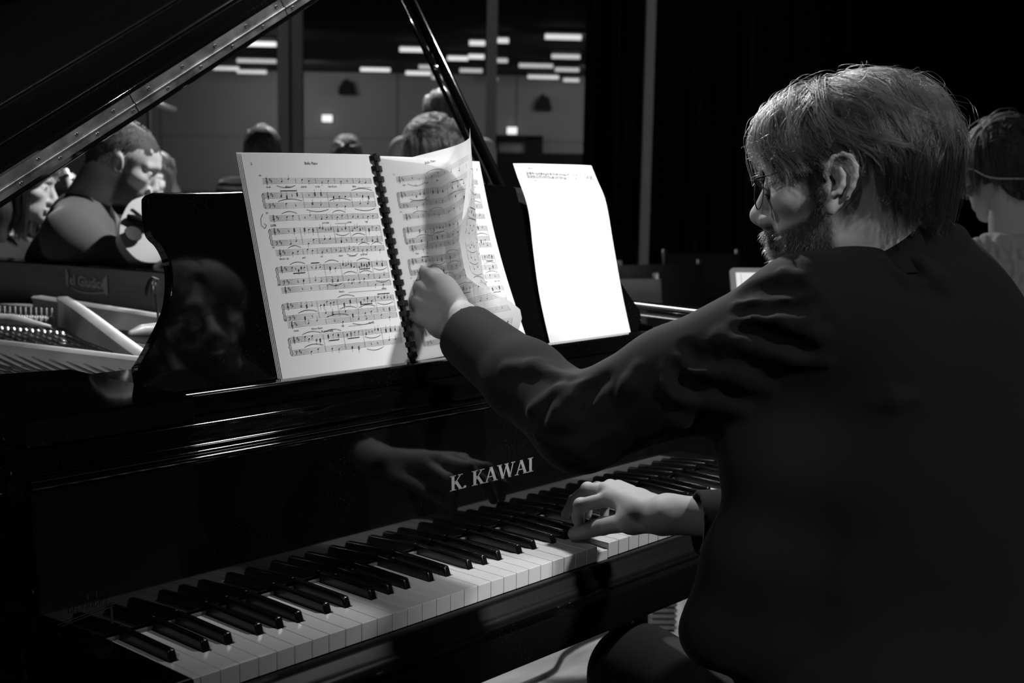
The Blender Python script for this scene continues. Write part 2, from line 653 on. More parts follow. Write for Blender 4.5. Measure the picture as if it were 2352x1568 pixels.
pl, pr_ = ray_liner(162, 652), ray_liner(244, 664)
ax_ = (pr_ - pl)
ln = np.linalg.norm(ax_)
ax_ /= ln
nrm = np.array([ax_[1], -ax_[0], 0])
nrm /= np.linalg.norm(nrm)
if nrm.dot(CAM - pl) < 0:
    nrm = -nrm
tm = MB()
v, f = text_mesh('el Giudice', 1.0, .02)
wd = max(p[0] for p in v)
sz = ln / wd
tm.add([pl + ax_ * p[0] * sz + np.array([0, 0, 1.0]) * p[1] * sz * 1.15 + nrm * .004 for p in v], f)
def flat(pts):
    tm.add([pl + ax_ * (a * ln) + np.array([0, 0, 1.0]) * (b * ln) + nrm * .004 for a, b in pts], [tuple(range(len(pts)))])
flat([(-.02, -.06), (.3, -.14), (.62, -.14), (.98, -.08), (.98, -.055), (.62, -.11), (.3, -.11)])
flat([(-.09, -.02), (-.03, -.06), (-.02, .2), (-.10, .31)])
flat([(.98, -.08), (1.07, -.12), (1.06, .28), (.93, .16)])
tm.build('lettering', M['decal'], lin_o, label='pale dealer lettering inside the rim')

# arms beside the keyboard with their swept front ends
for x0, x1 in ((-.15, -.067), (1.289, 1.372)):
    pr = [(.45, RIMZ)] + [tuple(p) for p in catmull([(.262, RIMZ), (.232, .965), (.205, .92), (.188, .86), (.170, .805), (.135, .776), (.06, .768), (-.03, .765), (-.075, .758)], 5)] + \
         [(-.082, .745), (-.082, .70), (-.06, .655), (.45, .655)]
    MB().prism(pr, 0, x0, x1).build('arm', M['lacquer'], piano, sm=35, bevel=.004)
for x0, x1 in ((-.066, -.004), (1.226, 1.288)):
    MB().box(x0, x1, -.032, .146, .69, .7445).build('cheek_block', M['lacquer_plain'], piano, bevel=.004, seg=3)

# key bed, key slip
MB().box(-.15, 1.372, -.052, .66, .635, .692).build('key_bed', M['lacquer'], piano, bevel=.003)
sl = [(-.004, .695), (-.004, .706), (-.009, .712), (-.019, .7125), (-.026, .709), (-.031, .702), (-.037, .699), (-.043, .695), (-.046, .688), (-.050, .684), (-.054, .68), (-.0545, .636), (-.03, .636), (-.03, .695)]
MB().prism(sl, 0, -.066, 1.288).build('key_slip', M['slip'], piano, sm=50)

# keys
def is_black(i):          # i counts semitones from the low A
    return (i + 9) % 12 in (1, 3, 6, 8, 10)


BOFF = {1: -.0028, 3: .0028, 6: -.0040, 8: 0.0, 10: .0040}
wi = 0
blacks = []
for i in range(88):
    if is_black(i):
        blacks.append((wi * KP + BOFF[(i + 9) % 12], i))
    else:
        wi += 1
bx = [b[0] for b in blacks]
HW = .0062
for k in range(52):
    a, b = k * KP + .0005, (k + 1) * KP - .0005
    la, rb = a, b
    for c in bx:
        if abs(c - k * KP) < .006:
            la = c + HW
        if abs(c - (k + 1) * KP) < .006:
            rb = c - HW
    poly = [(a, -.001), (b, -.001), (b, .0505), (rb, .0505), (rb, .148), (la, .148), (la, .0505), (a, .0505)]
    q = []
    for p in poly:
        if not q or abs(p[0] - q[-1][0]) + abs(p[1] - q[-1][1]) > 1e-5:
            q.append(p)
    mb = MB().prism(q, 2, KZ - .021, KZ)
    if k == 28:        # held down by the thumb
        mb.v = [(x, y, z - .009 * max(0, (.16 - y) / .16)) for x, y, z in mb.v]
    mb.build('white_key', M['ivory'], piano, bevel=.0007)
for c, i in blacks:
    hw0, hw1, y0, y1, h = .0056, .0044, .0505, .148, .0125
    v = [(c - hw0, y0, KZ - .004), (c + hw0, y0, KZ - .004), (c + hw0, y1, KZ - .004), (c - hw0, y1, KZ - .004),
         (c - hw1, y0 + .0055, KZ + h - .001), (c + hw1, y0 + .0055, KZ + h - .001), (c + hw1, y1, KZ + h), (c - hw1, y1, KZ + h)]
    obj('black_key', v, [(3, 2, 1, 0), (4, 5, 6, 7), (0, 1, 5, 4), (1, 2, 6, 5), (2, 3, 7, 6), (3, 0, 4, 7)], M['ebony'], piano, bevel=.0024, seg=3, sm=60)

# fallboard and moulded front rail
FB0, FB1 = (.1490, KZ + .006), (.1545, .9045)
fb = MB().prism([FB0, FB1, (.175, .9045), (.175, KZ + .004)], 0, -.066, 1.288)
fb_o = fb.build('fallboard', M['lacquer'], piano, bevel=.002)
MB().box(-.004, 1.226, .1455, .1492, KZ + .0005, KZ + .0035).build('name_felt', M['darkfelt'], piano)


def fbp(x, s, off=.0006):
    """point on the fallboard face, s metres up from its foot"""
    d = np.array([FB1[0] - FB0[0], FB1[1] - FB0[1]])
    L = np.linalg.norm(d)
    d /= L
    nn = np.array([-d[1], d[0]])
    y, z = np.array(FB0) + d * s + nn * off
    return (x, y, z)


# serif capitals drawn as slabs: thick / thin strokes with bracketed serifs
def stroke(p, q, w):
    (x0, y0), (x1, y1) = p, q
    return [(x0 - w / 2, y0), (x0 + w / 2, y0), (x1 + w / 2, y1), (x1 - w / 2, y1)]


def serif(x, y, w, t=.05):
    return [(x - w / 2, y), (x + w / 2, y), (x + w / 2, y + t), (x - w / 2, y + t)]


G = {'K': (.80, [stroke((.20, 0), (.20, 1), .17), serif(.20, 0, .36), serif(.20, .95, .36), stroke((.27, .38), (.66, 1), .07), stroke((.66, 0), (.36, .60), .18), serif(.68, 0, .32), serif(.64, .95, .30)]),
     'A': (.82, [stroke((.10, 0), (.40, 1), .07), stroke((.68, 0), (.40, 1), .17), [(.20, .32), (.60, .32), (.58, .38), (.22, .38)], serif(.10, 0, .26), serif(.68, 0, .32)]),
     'W': (1.12, [stroke((.34, 0), (.12, 1), .16), stroke((.34, 0), (.58, 1), .06), stroke((.78, 0), (.56, 1), .16), stroke((.78, 0), (1.0, 1), .06), serif(.12, .95, .30), serif(.57, .95, .26), serif(1.0, .95, .26)]),
     'I': (.44, [stroke((.2, 0), (.2, 1), .17), serif(.2, 0, .36), serif(.2, .95, .36)]),
     '.': (.34, [[(.10 + .09 * math.cos(a), .09 + .09 * math.sin(a)) for a in np.linspace(0, 2 * PI, 10)[:-1]]]),
     ' ': (.16, [])}
lt = MB()
kx, H = .5265, .0205
base = .0655
tot = sum(G[c][0] for c in 'K. KAWAI')
sc = (.7000 - .5265) / tot
for c in 'K. KAWAI':
    for poly in G[c][1]:
        lt.add([fbp(kx + p[0] * sc, base + p[1] * H, .0006) for p in poly], [tuple(range(len(poly)))])
    kx += G[c][0] * sc
lt.build('lettering', M['letter'], fb_o, label='inlaid pale maker name in serif capitals')
# faint dealer decal with a little piano drawing at the bass end
dl = MB()
c0 = on(140, 1405, 1, .150)
v, f = text_mesh('DEL GIUDICE', .0088, .01)
dl.add([fbp(c0[0] + .008 + p[0] * .9, .034 + p[1], .0008) for p in v], f)
for (a, b, c, d) in ((-.004, .026, .062, .033), (.0, .0235, .060, .0305)):
    dl.add([fbp(c0[0] + a, b, .0008), fbp(c0[0] + c, d, .0008), fbp(c0[0] + c, d + .0008, .0008), fbp(c0[0] + a, b + .0008, .0008)], [(0, 1, 2, 3)])
for a, s0, s1 in ((.056, .012, .031), (.0575, .012, .031), (-.008, .002, .016), (-.004, .002, .018), (.03, .044, .050), (.040, .045, .052)):
    dl.add([fbp(c0[0] + a, s0, .0008), fbp(c0[0] + a + .0009, s0, .0008), fbp(c0[0] + a + .0009, s1, .0008), fbp(c0[0] + a, s1, .0008)], [(0, 1, 2, 3)])
dl.build('dealer_decal', M['faint_decal'], fb_o, label='faint worn dealer decal at the bass end of the fallboard')

prof = [(.175, .9040)]
for cy, cz, r in ((.1560, .9075, .0030), (.1580, .9140, .0028)):
    prof += [(cy + math.cos(a) * r, cz + math.sin(a) * r) for a in np.linspace(-PI / 2, -3 * PI / 2, 7)]
prof += [(.1605, .9180), (.1605, .9195), (.1580, .9210), (.1570, .9225), (.1580, .9240), (.1625, .9250), (.1640, .9280), (.1640, .9415), (.1660, .9440), (.2300, .9450), (.2300, .9040)]
MB().prism(prof, 0, -.066, 1.288).build('front_rail', M['lacquer'], piano, sm=50)
for x0, x1 in ((-.065, .135), (1.087, 1.287)):
    MB().prism([(x0, .165), (x1, .165), (x1 + (.0 if x0 < 0 else 0), .275), (x1, .43), (x0, .48)], 2, .9455, .9765).build('side_block', M['lacquer'], piano, bevel=.003, seg=3)
# sliding music shelf with raised front lip
shelf = [(.206, .9455), (.206, .9675), (.209, .9700), (.226, .9700), (.2285, .9640), (.232, .9620), (.46, .9620), (.46, .9455)]
MB().prism(shelf, 0, .142, 1.085).build('music_shelf', M['lacquer'], piano, bevel=.0012)


# music desk: fretted outline on a plane leaning back
def deskp(x, z, off=0.0):
    y = .2530 + .225 * (z - .963)
    return np.array([x, y - off * .9756, z + off * .2195])


left = catmull([(.1258, .9640), (.1243, .996), (.1305, 1.005), (.152, 1.03), (.175, 1.0617), (.1849, 1.0917), (.1862, 1.1172), (.1793, 1.136), (.1679, 1.150), (.1675, 1.175), (.1700, 1.1930)], 6)
left = [tuple(p) for p in left]
top = [tuple(p) for p in catmull([(.1760, 1.1980), (.306, 1.1995), (.45, 1.209), (.611, 1.2130), (.772, 1.209), (.916, 1.1995), (1.046, 1.1980)], 5)]
right = [(1.222 - p[0], p[1]) for p in left[::-1]]
out = left + top + right
n = len(out)
v = [deskp(x, z) for x, z in out] + [deskp(x, z, -.017) for x, z in out]
f = [tuple(range(n))[::-1], tuple(range(n, 2 * n))] + [(i, (i + 1) % n, (i + 1) % n + n, i + n) for i in range(n)]
obj('music_desk', v, f, M['lacquer'], piano, bevel=.0035, seg=3)
MB().box(.60, .622, .275, .38, .962, 1.05).build('desk_prop', M['lacquer_plain'], piano)

# soundboard, iron plate, struts, strings, dampers, pins
ins = inset(outer, .086)
ip = [p for p in ins if p[1] > .3]
sb = [(.0, .46)] + []
def cap(poly, z, name, m, zt=.01):
    q = [tuple(p) for p in poly]
    return MB().prism(q, 2, z - zt, z).build(name, m, piano)


plist = [np.array([1.286, .47])] + [p for p in ip if p[1] > .5] + [np.array([-.064, .47])]
cap(plist, .850, 'soundboard', M['soundboard'])
plate = MB()
# plate: raised border and web as thick ribbons a little above the soundboard
def ribbon(pts, w, z0, z1, taper=None):
    pts = [np.array(p, float) for p in pts]
    L, R_ = [], []
    for i, p in enumerate(pts):
        t = pts[min(i + 1, len(pts) - 1)] - pts[max(i - 1, 0)]
        t /= np.linalg.norm(t)
        nn = np.array([-t[1], t[0]]) * (w if taper is None else taper[i]) / 2
        L.append(p + nn)
        R_.append(p - nn)
    zs0 = z0 if hasattr(z0, '__len__') else [z0] * len(pts)
    zs = z1 if hasattr(z1, '__len__') else [z1] * len(pts)
    k = len(pts)
    v = [(*p, z) for p, z in zip(L, zs0)] + [(*p, z) for p, z in zip(L, zs)] + [(*p, z) for p, z in zip(R_, zs)] + [(*p, z) for p, z in zip(R_, zs0)]
    f = []
    for i in range(k - 1):
        for j in range(4):
            a, b = j * k, ((j + 1) % 4) * k
            f.append((a + i, a + i + 1, b + i + 1, b + i))
    f += [(0, k, 2 * k, 3 * k), (k - 1, 4 * k - 1, 3 * k - 1, 2 * k - 1)]
    return v, f


edge = inset(outer, .125)
v, f = ribbon([p for p in edge if p[1] > .6], .07, .855, .880)
plate.add(v, f)
plate.box(-.05, 1.27, .50, .72, .86, .885)
plate.build('iron_plate', M['gilt'], piano, sm=40, bevel=.004)


def beam(p0, p1, z0, zt0, zt1, w, name='plate_strut'):
    """cast strut with a rounded, flared top"""
    a, b = np.array(p0, float), np.array(p1, float)
    t = (b - a) / np.linalg.norm(b - a)
    nn = np.array([-t[1], t[0]])
    rows = []
    K = 14
    for i in range(K + 1):
        u = i / K
        c = a + (b - a) * u
        zt = zt0 + (zt1 - zt0) * (3 * u * u - 2 * u ** 3)
        prof = [(-w, z0), (-w * .62, z0 + .012), (-w * .55, zt - .012), (-w * .75, zt - .004), (-w * .45, zt), (w * .45, zt), (w * .75, zt - .004), (w * .55, zt - .012), (w * .62, z0 + .012), (w, z0)]
        rows.append([(c[0] + nn[0] * q, c[1] + nn[1] * q, z) for q, z in prof])
    mb = MB()
    mb.v = [p for r in rows for p in r]
    k = len(rows[0])
    mb.f = [(i * k + j, i * k + j + 1, (i + 1) * k + j + 1, (i + 1) * k + j) for i in range(K) for j in range(k - 1)]
    mb.f += [tuple(range(k))[::-1], tuple(K * k + j for j in range(k))]
    return mb.build(name, M['gilt'], piano, sm=45)


beam((.455, .60), (.305, 1.42), .862, .929, .925, .017)
beam((.455, .72), (.735, 1.52), .862, .918, .945, .020)
beam((.80, .72), (.80, 1.75), .862, .925, .925, .022)
beam((1.05, .72), (1.0, 1.35), .862, .922, .905, .02)
beam((.15, .72), (.08, 2.3), .862, .925, .915, .02)
# a long pressure bar with its round end
bar = MB().tube([(.36, 1.75, .918), (.47, 1.55, .918), (.56, 1.40, .916), (.60, 1.33, .908)], [.012, .012, .014, .004], 10)
bar.build('pressure_bar', M['gilt'], piano, sm=True)
MB().tube([on(298, 764, 2, .925), on(325, 757, 2, .925), on(362, 754, 2, .925), on(420, 752, 2, .925)], [.004, .010, .011, .011], 10).build('pressure_bar', M['gilt'], piano, sm=True)
st = MB()
rr = np.random.default_rng(3)
for i in range(70):
    u = i / 69
    a = np.array([.02 + 1.2 * u, .60, .892])
    b = np.array([.02 + .10 * u + .93 * u, 2.3 - .2 * u - 1.25 * u ** 1.6, .882])
    st.tube([a, b], .0011, 4, cap=False)
for i in range(26):            # crossing bass strings above them
    u = i / 25
    st.tube([(.02 + .40 * u, .60, .908), (.30 + .50 * u, 2.25 - .1 * u, .905)], .0016, 4, cap=False)
so = st.build('strings', M['steel'], piano)
so['kind'] = 'stuff'
tp = MB()
for i in range(60):
    x = .0 + i * .0208
    for j in range(2):
        tp.lathe((x + .006 * j, .53 + .035 * j + .012 * (i % 3), .885), [(.0035, 0), (.0035, .022), (.0022, .024), (.0022, .03)], 6)
to = tp.build('tuning_pins', M['steel'], piano, sm=40)
to['kind'] = 'stuff'
for i in range(16):
    q = on(-60 + i * 12.0, 727 + (i - 5) * .5, 2, .905)
    h = .034
    mb = MB().box(-.004, .004, -.016, .016, 0, h * .45).box(-.0015, .0015, -.003, .003, 0, h)
    d = np.array([.45, .9])
    mb.v = [(q[0] + v[0] * d[1] + v[1] * d[0], q[1] - v[0] * d[0] + v[1] * d[1], q[2] + v[2] - .012) for v in mb.v]
    mb.build('damper', M['felt'], piano)
for i in range(14):
    q = on(-40 + i * 14.0, 756 + (i - 4) * 1.2, 2, .905)
    MB().lathe((q[0], q[1], .868), [(.012, 0), (.012, .02), (.006, .026), (.006, .034), (.009, .036), (.004, .042)], 8).build('plate_screw', M['steel'], piano, sm=40)
q = on(193, 796, 2, .895)
MB().lathe((q[0], q[1], .868), [(.014, 0), (.014, .01), (.008, .014), (.008, .022)], 6).build('plate_screw', M['steel'], piano, sm=40)

# lid, folded front flap, continuous hinge
LA = math.radians(30.9)
LY = .70
KX, KZ0 = -.131, 1.0             # where the hinge line crosses z = 1
MID = .021


def lidp(u, y, w):
    w -= MID
    return (KX + u * math.cos(LA) - w * math.sin(LA), y, KZ0 + u * math.sin(LA) + w * math.cos(LA))


def lid_panel(poly, w0, w1):
    n = len(poly)
    v = [lidp(u, y, w0) for u, y in poly] + [lidp(u, y, w1) for u, y in poly]
    f = [tuple(range(n))[::-1], tuple(range(n, 2 * n))] + [(i, (i + 1) % n, (i + 1) % n + n, i + n) for i in range(n)]
    return v, f


lo = [(p[0] - KX + .02, p[1]) for p in outer if p[1] > .72]
main = [(-.02, LY), (1.523, LY)] + lo + [(-.02, 2.3)]
v, f = lid_panel(main, 0, .0205)
lid_o = obj('lid', v, f, M['lacquer'], piano, bevel=.0025)
flap = [(.0, LY), (1.523, LY), (1.523, LY + .585), (.0, LY + .585)]
v, f = lid_panel(flap, .0215, .046)
flap_o = obj('lid_flap', v, f, M['lacquer'], piano, bevel=.006, seg=4, sm=30, label='front part of the lid folded back on top of it')
for yy in (.802, 1.016):          # thin strips added to the flap to stand in for its highlight streaks
    v, f = lid_panel([(.02, yy), (1.5, yy), (1.5, yy + .012), (.02, yy + .012)], .046, .050)
    obj('glint_strip', v, f, M['lacquer_worn'], flap_o, bevel=.0035, seg=4, sm=40)
hy = LY - .0012
hl = MB()
seg = [(-.02, .30), (.302, .62), (.622, .95), (.952, 1.28), (1.282, 1.52)]
for a, b in seg:
    for w0, w1 in ((.0225, .0370), (.0085, .0195)):
        hl.add([lidp(a, hy, w0), lidp(b, hy, w0), lidp(b, hy, w1), lidp(a, hy, w1), lidp(a, LY, w0), lidp(b, LY, w0), lidp(b, LY, w1), lidp(a, LY, w1)],
               [(0, 1, 2, 3), (4, 7, 6, 5), (0, 4, 5, 1), (2, 6, 7, 3), (1, 5, 6, 2), (0, 3, 7, 4)])
    hl.tube([lidp(a, hy - .001, .021), lidp(b, hy - .001, .021)], .0023, 10)
h_o = hl.build('hinge', M['brass'], lid_o, sm=50, label='long worn metal hinge along the lid edge')
for i in range(22):
    for j, w0 in enumerate((.0297, .0140)):
        u = .02 + i * .0705 + (.03 if j else 0)
        c = np.array(lidp(u, hy, w0))
        MB().lathe(c, [(.0030, -.0005), (.0030, .0006), (.0022, .0012), (.0006, .0008)], 10, (0, -1, 0)).build('screw', M['screw'], lid_o, sm=40)

# lid prop with its double stick
def p_at(px, py, x):
    return on(px, py, 0, x)


pa, pb = p_at(1150, 432, 1.262), p_at(945, 0, 1.262)
pd = pb - pa
MB().tube([pa - pd * .35, pa, pa + pd * .5, pb, pb + pd * .12], [.013, .0125, .0115, .0105, .010], 10).build('lid_prop', M['lacquer_plain'], piano, sm=True)
pc = p_at(1118, 416, 1.245)
MB().tube([pc - pd * .3, pc, pc + pd * .45, pc + pd * .98], [.006, .006, .006, .005], 8).build('short_prop', M['lacquer_plain'], piano, sm=True)
k1 = p_at(999, 158, 1.25)
MB().lathe(k1, [(.006, -.012), (.007, 0), (.005, .012)], 8, (-.5, -.8, .2)).build('prop_catch', M['steel'], piano, sm=True)

# legs, pedal lyre
for x, y in ((.10, .30), (1.145, .30), (.40, 2.35)):
    lg = MB().box(x - .05, x + .05, y - .05, y + .05, .58, .66).box(x - .027, x + .027, y - .027, y + .027, .10, .58).box(x - .06, x + .06, y - .06, y + .06, .07, .10)
    lo_ = lg.build('leg', M['lacquer_plain'], piano, bevel=.006)
    MB().lathe((x, y - .022, .035), [(.018, -.022), (.034, -.018), (.034, .018), (.018, .022)], 14, (1, 0, 0)).tube([(x, y, .075), (x, y - .01, .05)], .012, 8).build('caster', M['brass'], lo_, sm=40)
ly = MB().box(.50, .53, .35, .38, .10, .66).box(.69, .72, .35, .38, .10, .66).box(.46, .76, .30, .42, .06, .13)
lyo = ly.build('pedal_lyre', M['lacquer_plain'], piano, bevel=.005)
for x in (.53, .61, .69):
    MB().box(x - .012, x + .012, .19, .33, .055, .07).build('pedal', M['brass'], lyo, bevel=.004)
MB().box(-.14, 1.36, .3, 1.4, .70, .73).build('belly_beam', M['lacquer_plain'], piano)
# ------------------------------------------------------------------ music on the desk
def bil(tl, tr, bl, br, u, v):
    return (tl * (1 - u) + tr * u) * (1 - v) + (bl * (1 - u) + br * u) * v


DN = np.array([0, -.9756, .2195])           # out of the desk, towards the player


class Page:
    """page surface: u to the right 0..1, v downwards 0..1"""

    def __init__(s, fn):
        s.fn = fn

    def at(s, u, v, off=0.0):
        p = s.fn(u, v)
        if off == 0.0:
            return p
        e = .01
        du = s.fn(u + e, v) - s.fn(u - e, v)
        dv = s.fn(u, v + e) - s.fn(u, v - e)
        n = np.cross(dv, du)
        n /= np.linalg.norm(n)
        if n.dot(CAM - p) < 0:
            n = -n
        return p + n * off


class Print:
    """printed marks on a page: everything becomes thin faces just above the paper"""

    def __init__(s, page, W=.21, H=.29, off=.0005):
        s.p, s.W, s.H, s.off = page, W, H, off
        s.mb = MB()

    def poly(s, pts):
        s.mb.add([s.p.at(u, v, s.off) for u, v in pts], [tuple(range(len(pts)))])

    def line(s, u0, v0, u1, v1, w, n=1):
        """stroke of width w metres"""
        dx, dy = (u1 - u0) * s.W, (v1 - v0) * s.H
        L = math.hypot(dx, dy) + 1e-9
        nx, ny = -dy / L * w / 2 / s.W, dx / L * w / 2 / s.H
        for i in range(n):
            a, b = i / n, (i + 1) / n
            ua, va, ub, vb = u0 + (u1 - u0) * a, v0 + (v1 - v0) * a, u0 + (u1 - u0) * b, v0 + (v1 - v0) * b
            s.poly([(ua - nx, va - ny), (ub - nx, vb - ny), (ub + nx, vb + ny), (ua + nx, va + ny)])

    def path(s, pts, w):
        for (a, b), (c, d) in zip(pts[:-1], pts[1:]):
            s.line(a, b, c, d, w)

    def dot(s, u, v, r, sq=.72, tilt=-.35):
        pts = []
        for k in range(8):
            a = k * PI / 4
            x, y = r * math.cos(a), r * sq * math.sin(a)
            pts.append((u + (x * math.cos(tilt) - y * math.sin(tilt)) / s.W, v + (x * math.sin(tilt) + y * math.cos(tilt)) / s.H))
        s.poly(pts)

    def ring(s, u, v, r):
        pts = [(u + r * math.cos(a) / s.W, v + r * .7 * math.sin(a) / s.H) for a in np.linspace(0, 2 * PI, 9)]
        s.path(pts, .0004)

    def text(s, t, u, v, size, center=False):
        vv, ff = text_mesh(t, size, .012, 1)
        if not vv:
            return
        x0 = -max(p[0] for p in vv) / 2 if center else 0
        s.mb.add([s.p.at(u + (p[0] + x0) * .9 / s.W, v - p[1] / s.H, s.off) for p in vv], ff)

    def arc(s, u0, u1, v, h, w=.0005):
        pts = [(u0 + (u1 - u0) * t, v - h * 4 * t * (1 - t)) for t in np.linspace(0, 1, 9)]
        s.path(pts, w)

    def treble(s, u, v, g):
        """g: staff line gap (metres), v: middle line"""
        k = lambda x, y: (u + x * g / s.W, v + y * g / s.H)
        s.path([k(.1, .6), k(.55, .2), k(.9, .7), k(.5, 1.4), k(-.2, 1.2), k(-.3, .3), k(.3, -.8), k(.75, -1.9), k(.45, -2.9), k(.1, -2.1), k(.35, 0), k(.6, 2.2), k(.3, 2.9), k(-.1, 2.5)], g * .30)

    def bass(s, u, v, g):
        k = lambda x, y: (u + x * g / s.W, v + y * g / s.H)
        s.path([k(-.5, -.5), k(-.1, -1.3), k(.7, -1.1), k(.8, -.2), k(.2, .9), k(-.5, 1.6)], g * .34)
        s.dot(*k(1.3, -1.2), g * .2)
        s.dot(*k(1.3, -.4), g * .2)

    def sharps(s, u, v, g):
        for i, dy in ((0, -1.2), (1, .2)):
            k = lambda x, y: (u + (x + i * 1.0) * g / s.W, v + (y + dy) * g / s.H)
            for a, b in ((-.2, .1), (.2, -.1)):
                s.line(*k(a, -1 + b), *k(a, 1 + b), g * .16)
            for y in (-.4, .4):
                s.line(*k(-.45, y + .15), *k(.45, y - .15), g * .24)

    def staff(s, u0, u1, v, g, clef='t', bars=(), lw=.00028):
        for k in range(-2, 3):
            s.line(u0, v + k * g / s.H, u1, v + k * g / s.H, lw, 2)
        if clef == 't':
            s.treble(u0 + .028, v, g)
        elif clef == 'b':
            s.bass(u0 + .028, v, g)
        if clef:
            s.sharps(u0 + .055, v, g)
        for b in bars:
            s.line(b, v - 2 * g / s.H, b, v + 2 * g / s.H, .00035)

    def note(s, u, v, g, up=True, full=True, stack=0, stem=True):
        for j in range(stack + 1):
            if full:
                s.dot(u, v + j * g / s.H, g * .62)
            else:
                s.ring(u, v + j * g / s.H, g * .55)
        if stem:
            dx = g * .5 / s.W
            if up:
                s.line(u + dx, v + stack * g / s.H, u + dx, v - 3.2 * g / s.H, .0003)
            else:
                s.line(u - dx, v, u - dx, v + (3.2 + stack) * g / s.H, .0003)


def fill_bar(P, rr, ua, ub, v, g, dens, chords):
    k = int(rr.integers(2, dens + 1))
    us = np.linspace(ua, ub, k + 2)[1:-1]
    beam_on = rr.random() < .5 and k >= 3
    up = rr.random() < .5
    for u in us:
        if rr.random() < .14:
            P.line(u, v - g * .9 / P.H, u + .004, v + g * .9 / P.H, g * .38)       # rest
            continue
        P.note(u, v + rr.integers(-3, 4) * g / 2 / P.H, g, up=up, full=rr.random() < .85, stack=int(rr.integers(0, 3)) if chords else 0)
    if beam_on:
        yy = v + (-3.6 if up else 3.6) * g / P.H
        P.line(us[0], yy, us[-1], yy, g * .5)
    if rr.random() < .45:
        P.arc(ua + .01, ub - .01, v + (-3.4 if not up else 3.6) * g / P.H, (.010 if not up else -.010))


def system(P, rr, u0, u1, v, g, nb, kind, dens=4):
    bars = list(np.linspace(u0 + .09, u1, nb + 1)[1:])
    if kind == 'single':
        P.staff(u0, u1, v, g, 't', bars)
        for a, b in zip([u0 + .085] + bars[:-1], bars):
            fill_bar(P, rr, a, b, v, g, max(2, dens - 1), False)
    else:
        v2 = kind
        P.staff(u0, u1, v, g, 't', bars)
        P.staff(u0, u1, v2, g, 'b', bars)
        P.line(u0, v - 2 * g / P.H, u0, v2 + 2 * g / P.H, .0005)
        m = (v + v2) / 2
        P.path([(u0 - .005, v - 2 * g / P.H), (u0 - .012, v), (u0 - .009, m - .006), (u0 - .016, m), (u0 - .009, m + .006), (u0 - .012, v2), (u0 - .005, v2 + 2 * g / P.H)], .0006)
        for a, b in zip([u0 + .085] + bars[:-1], bars):
            P.line(b, v + 2 * g / P.H, b, v2 - 2 * g / P.H, .0003)
            fill_bar(P, rr, a, b, v, g, dens + 1, True)
            fill_bar(P, rr, a, b, v2, g, max(2, dens - 2), rr.random() < .5)


book = thing('music_score', 'open comb-bound piano score on the music desk, a page being turned', 'sheet music', (.53, .25, .963))
# left leaf
tl, tr, bl, br = (deskp(.3094, 1.2462, .004), deskp(.5205, 1.2462, .006), deskp(.3234, .9638, .004), deskp(.5380, .9638, .006))


def left_fn(u, v):
    p = bil(tl, tr, bl, br, u, v)
    return p + DN * (.004 * math.sin(PI * min(max(u, 0), 1)) + .006 * u ** 3)


LP = Page(left_fn)
lp = MB().grid(lambda u, v: LP.at(u, v), 16, 20).build('left_leaf', M['paper'], book, sm=True)
st_ = MB()
for k in range(1, 4):       # edges of the leaves beneath
    st_.grid(lambda u, v: left_fn(u, v) - DN * .0011 * k + np.array([-.0016 * k * (1 - u), 0, .0004 * k]), 4, 4)
st_.build('leaf_stack', M['paper'], book, sm=True)
P = Print(LP)
rr = np.random.default_rng(11)
g = .00165
P.text('2', .055, .052, .0042)
P.text('Belle, Piano', .50, .050, .0050, True)
rows = [(.125, 'single', .115, 5), (.190, .236, .105, 4), (.292, 'single', .115, 6), (.350, .402, .105, 6), (.446, 'single', .115, 7),
        (.520, .578, .105, 6), (.612, 'single', .105, 4), (.684, .738, .10, 5), (.768, 'single', .105, 4), (.835, .892, .10, 5)]
words = {0: [(.135, 'book'), (.27, 'What a'), (.39, 'puz-zle'), (.50, 'to the'), (.60, 'rest of us is'), (.80, 'Belle')], 2: [(.50, 'is-n\'t this'), (.70, 'a-maz'), (.85, 'ing!')],
         4: [(.135, 'favour - ite'), (.30, 'part'), (.44, 'be'), (.58, 'cause'), (.76, 'you\'ll see')], 6: [(.53, 'Here\'s'), (.88, 'where')], 8: [(.14, 'meets'), (.27, 'Prince Charm'), (.50, 'ing'), (.72, 'But she')]}
for i, (v0, kind, u0, nb) in enumerate(rows):
    system(P, rr, u0, .965, v0, g, nb, kind, 3 if kind == 'single' else 4)
    for uu, wd_ in words.get(i, []):
        P.text(wd_, uu, v0 + .030, .0034)
    if kind == 'single':
        P.text(('182', '187', '194', '201', '206')[i // 2], u0 - .02, v0 - .022, .0028)
for a, b, v0 in ((.84, .95, .157), (.60, .70, .324), (.66, .72, .478), (.6, .92, .645), (.55, .66, .80)):
    P.line(a, v0, b, v0, .0003)
P.text('Romantically', .34, .815, .0040)
P.path([(.075, .27), (.055, .29), (.050, .32), (.070, .335), (.085, .322), (.07, .312)], .0005)
P.text('LV78', .115, .328, .0042)
P.mb.build('printed_notation', M['ink'], lp, label='printed staves, notes, words and a pencilled mark')

# right leaf lying on the desk
tl2, tr2, bl2, br2 = (deskp(.5340, 1.2450, .006), deskp(.7467, 1.2424, .004), deskp(.5500, .9640, .006), deskp(.7950, .9700, .005))


def right_fn(u, v):
    p = bil(tl2, tr2, bl2, br2, u, v)
    s = math.sin(PI * min(max(v, 0), 1))
    return p + DN * (.004 * math.sin(PI * min(max(u, 0), 1)) + .005 * (1 - u) ** 3) + np.array([-.010 * u * s, 0, 0])


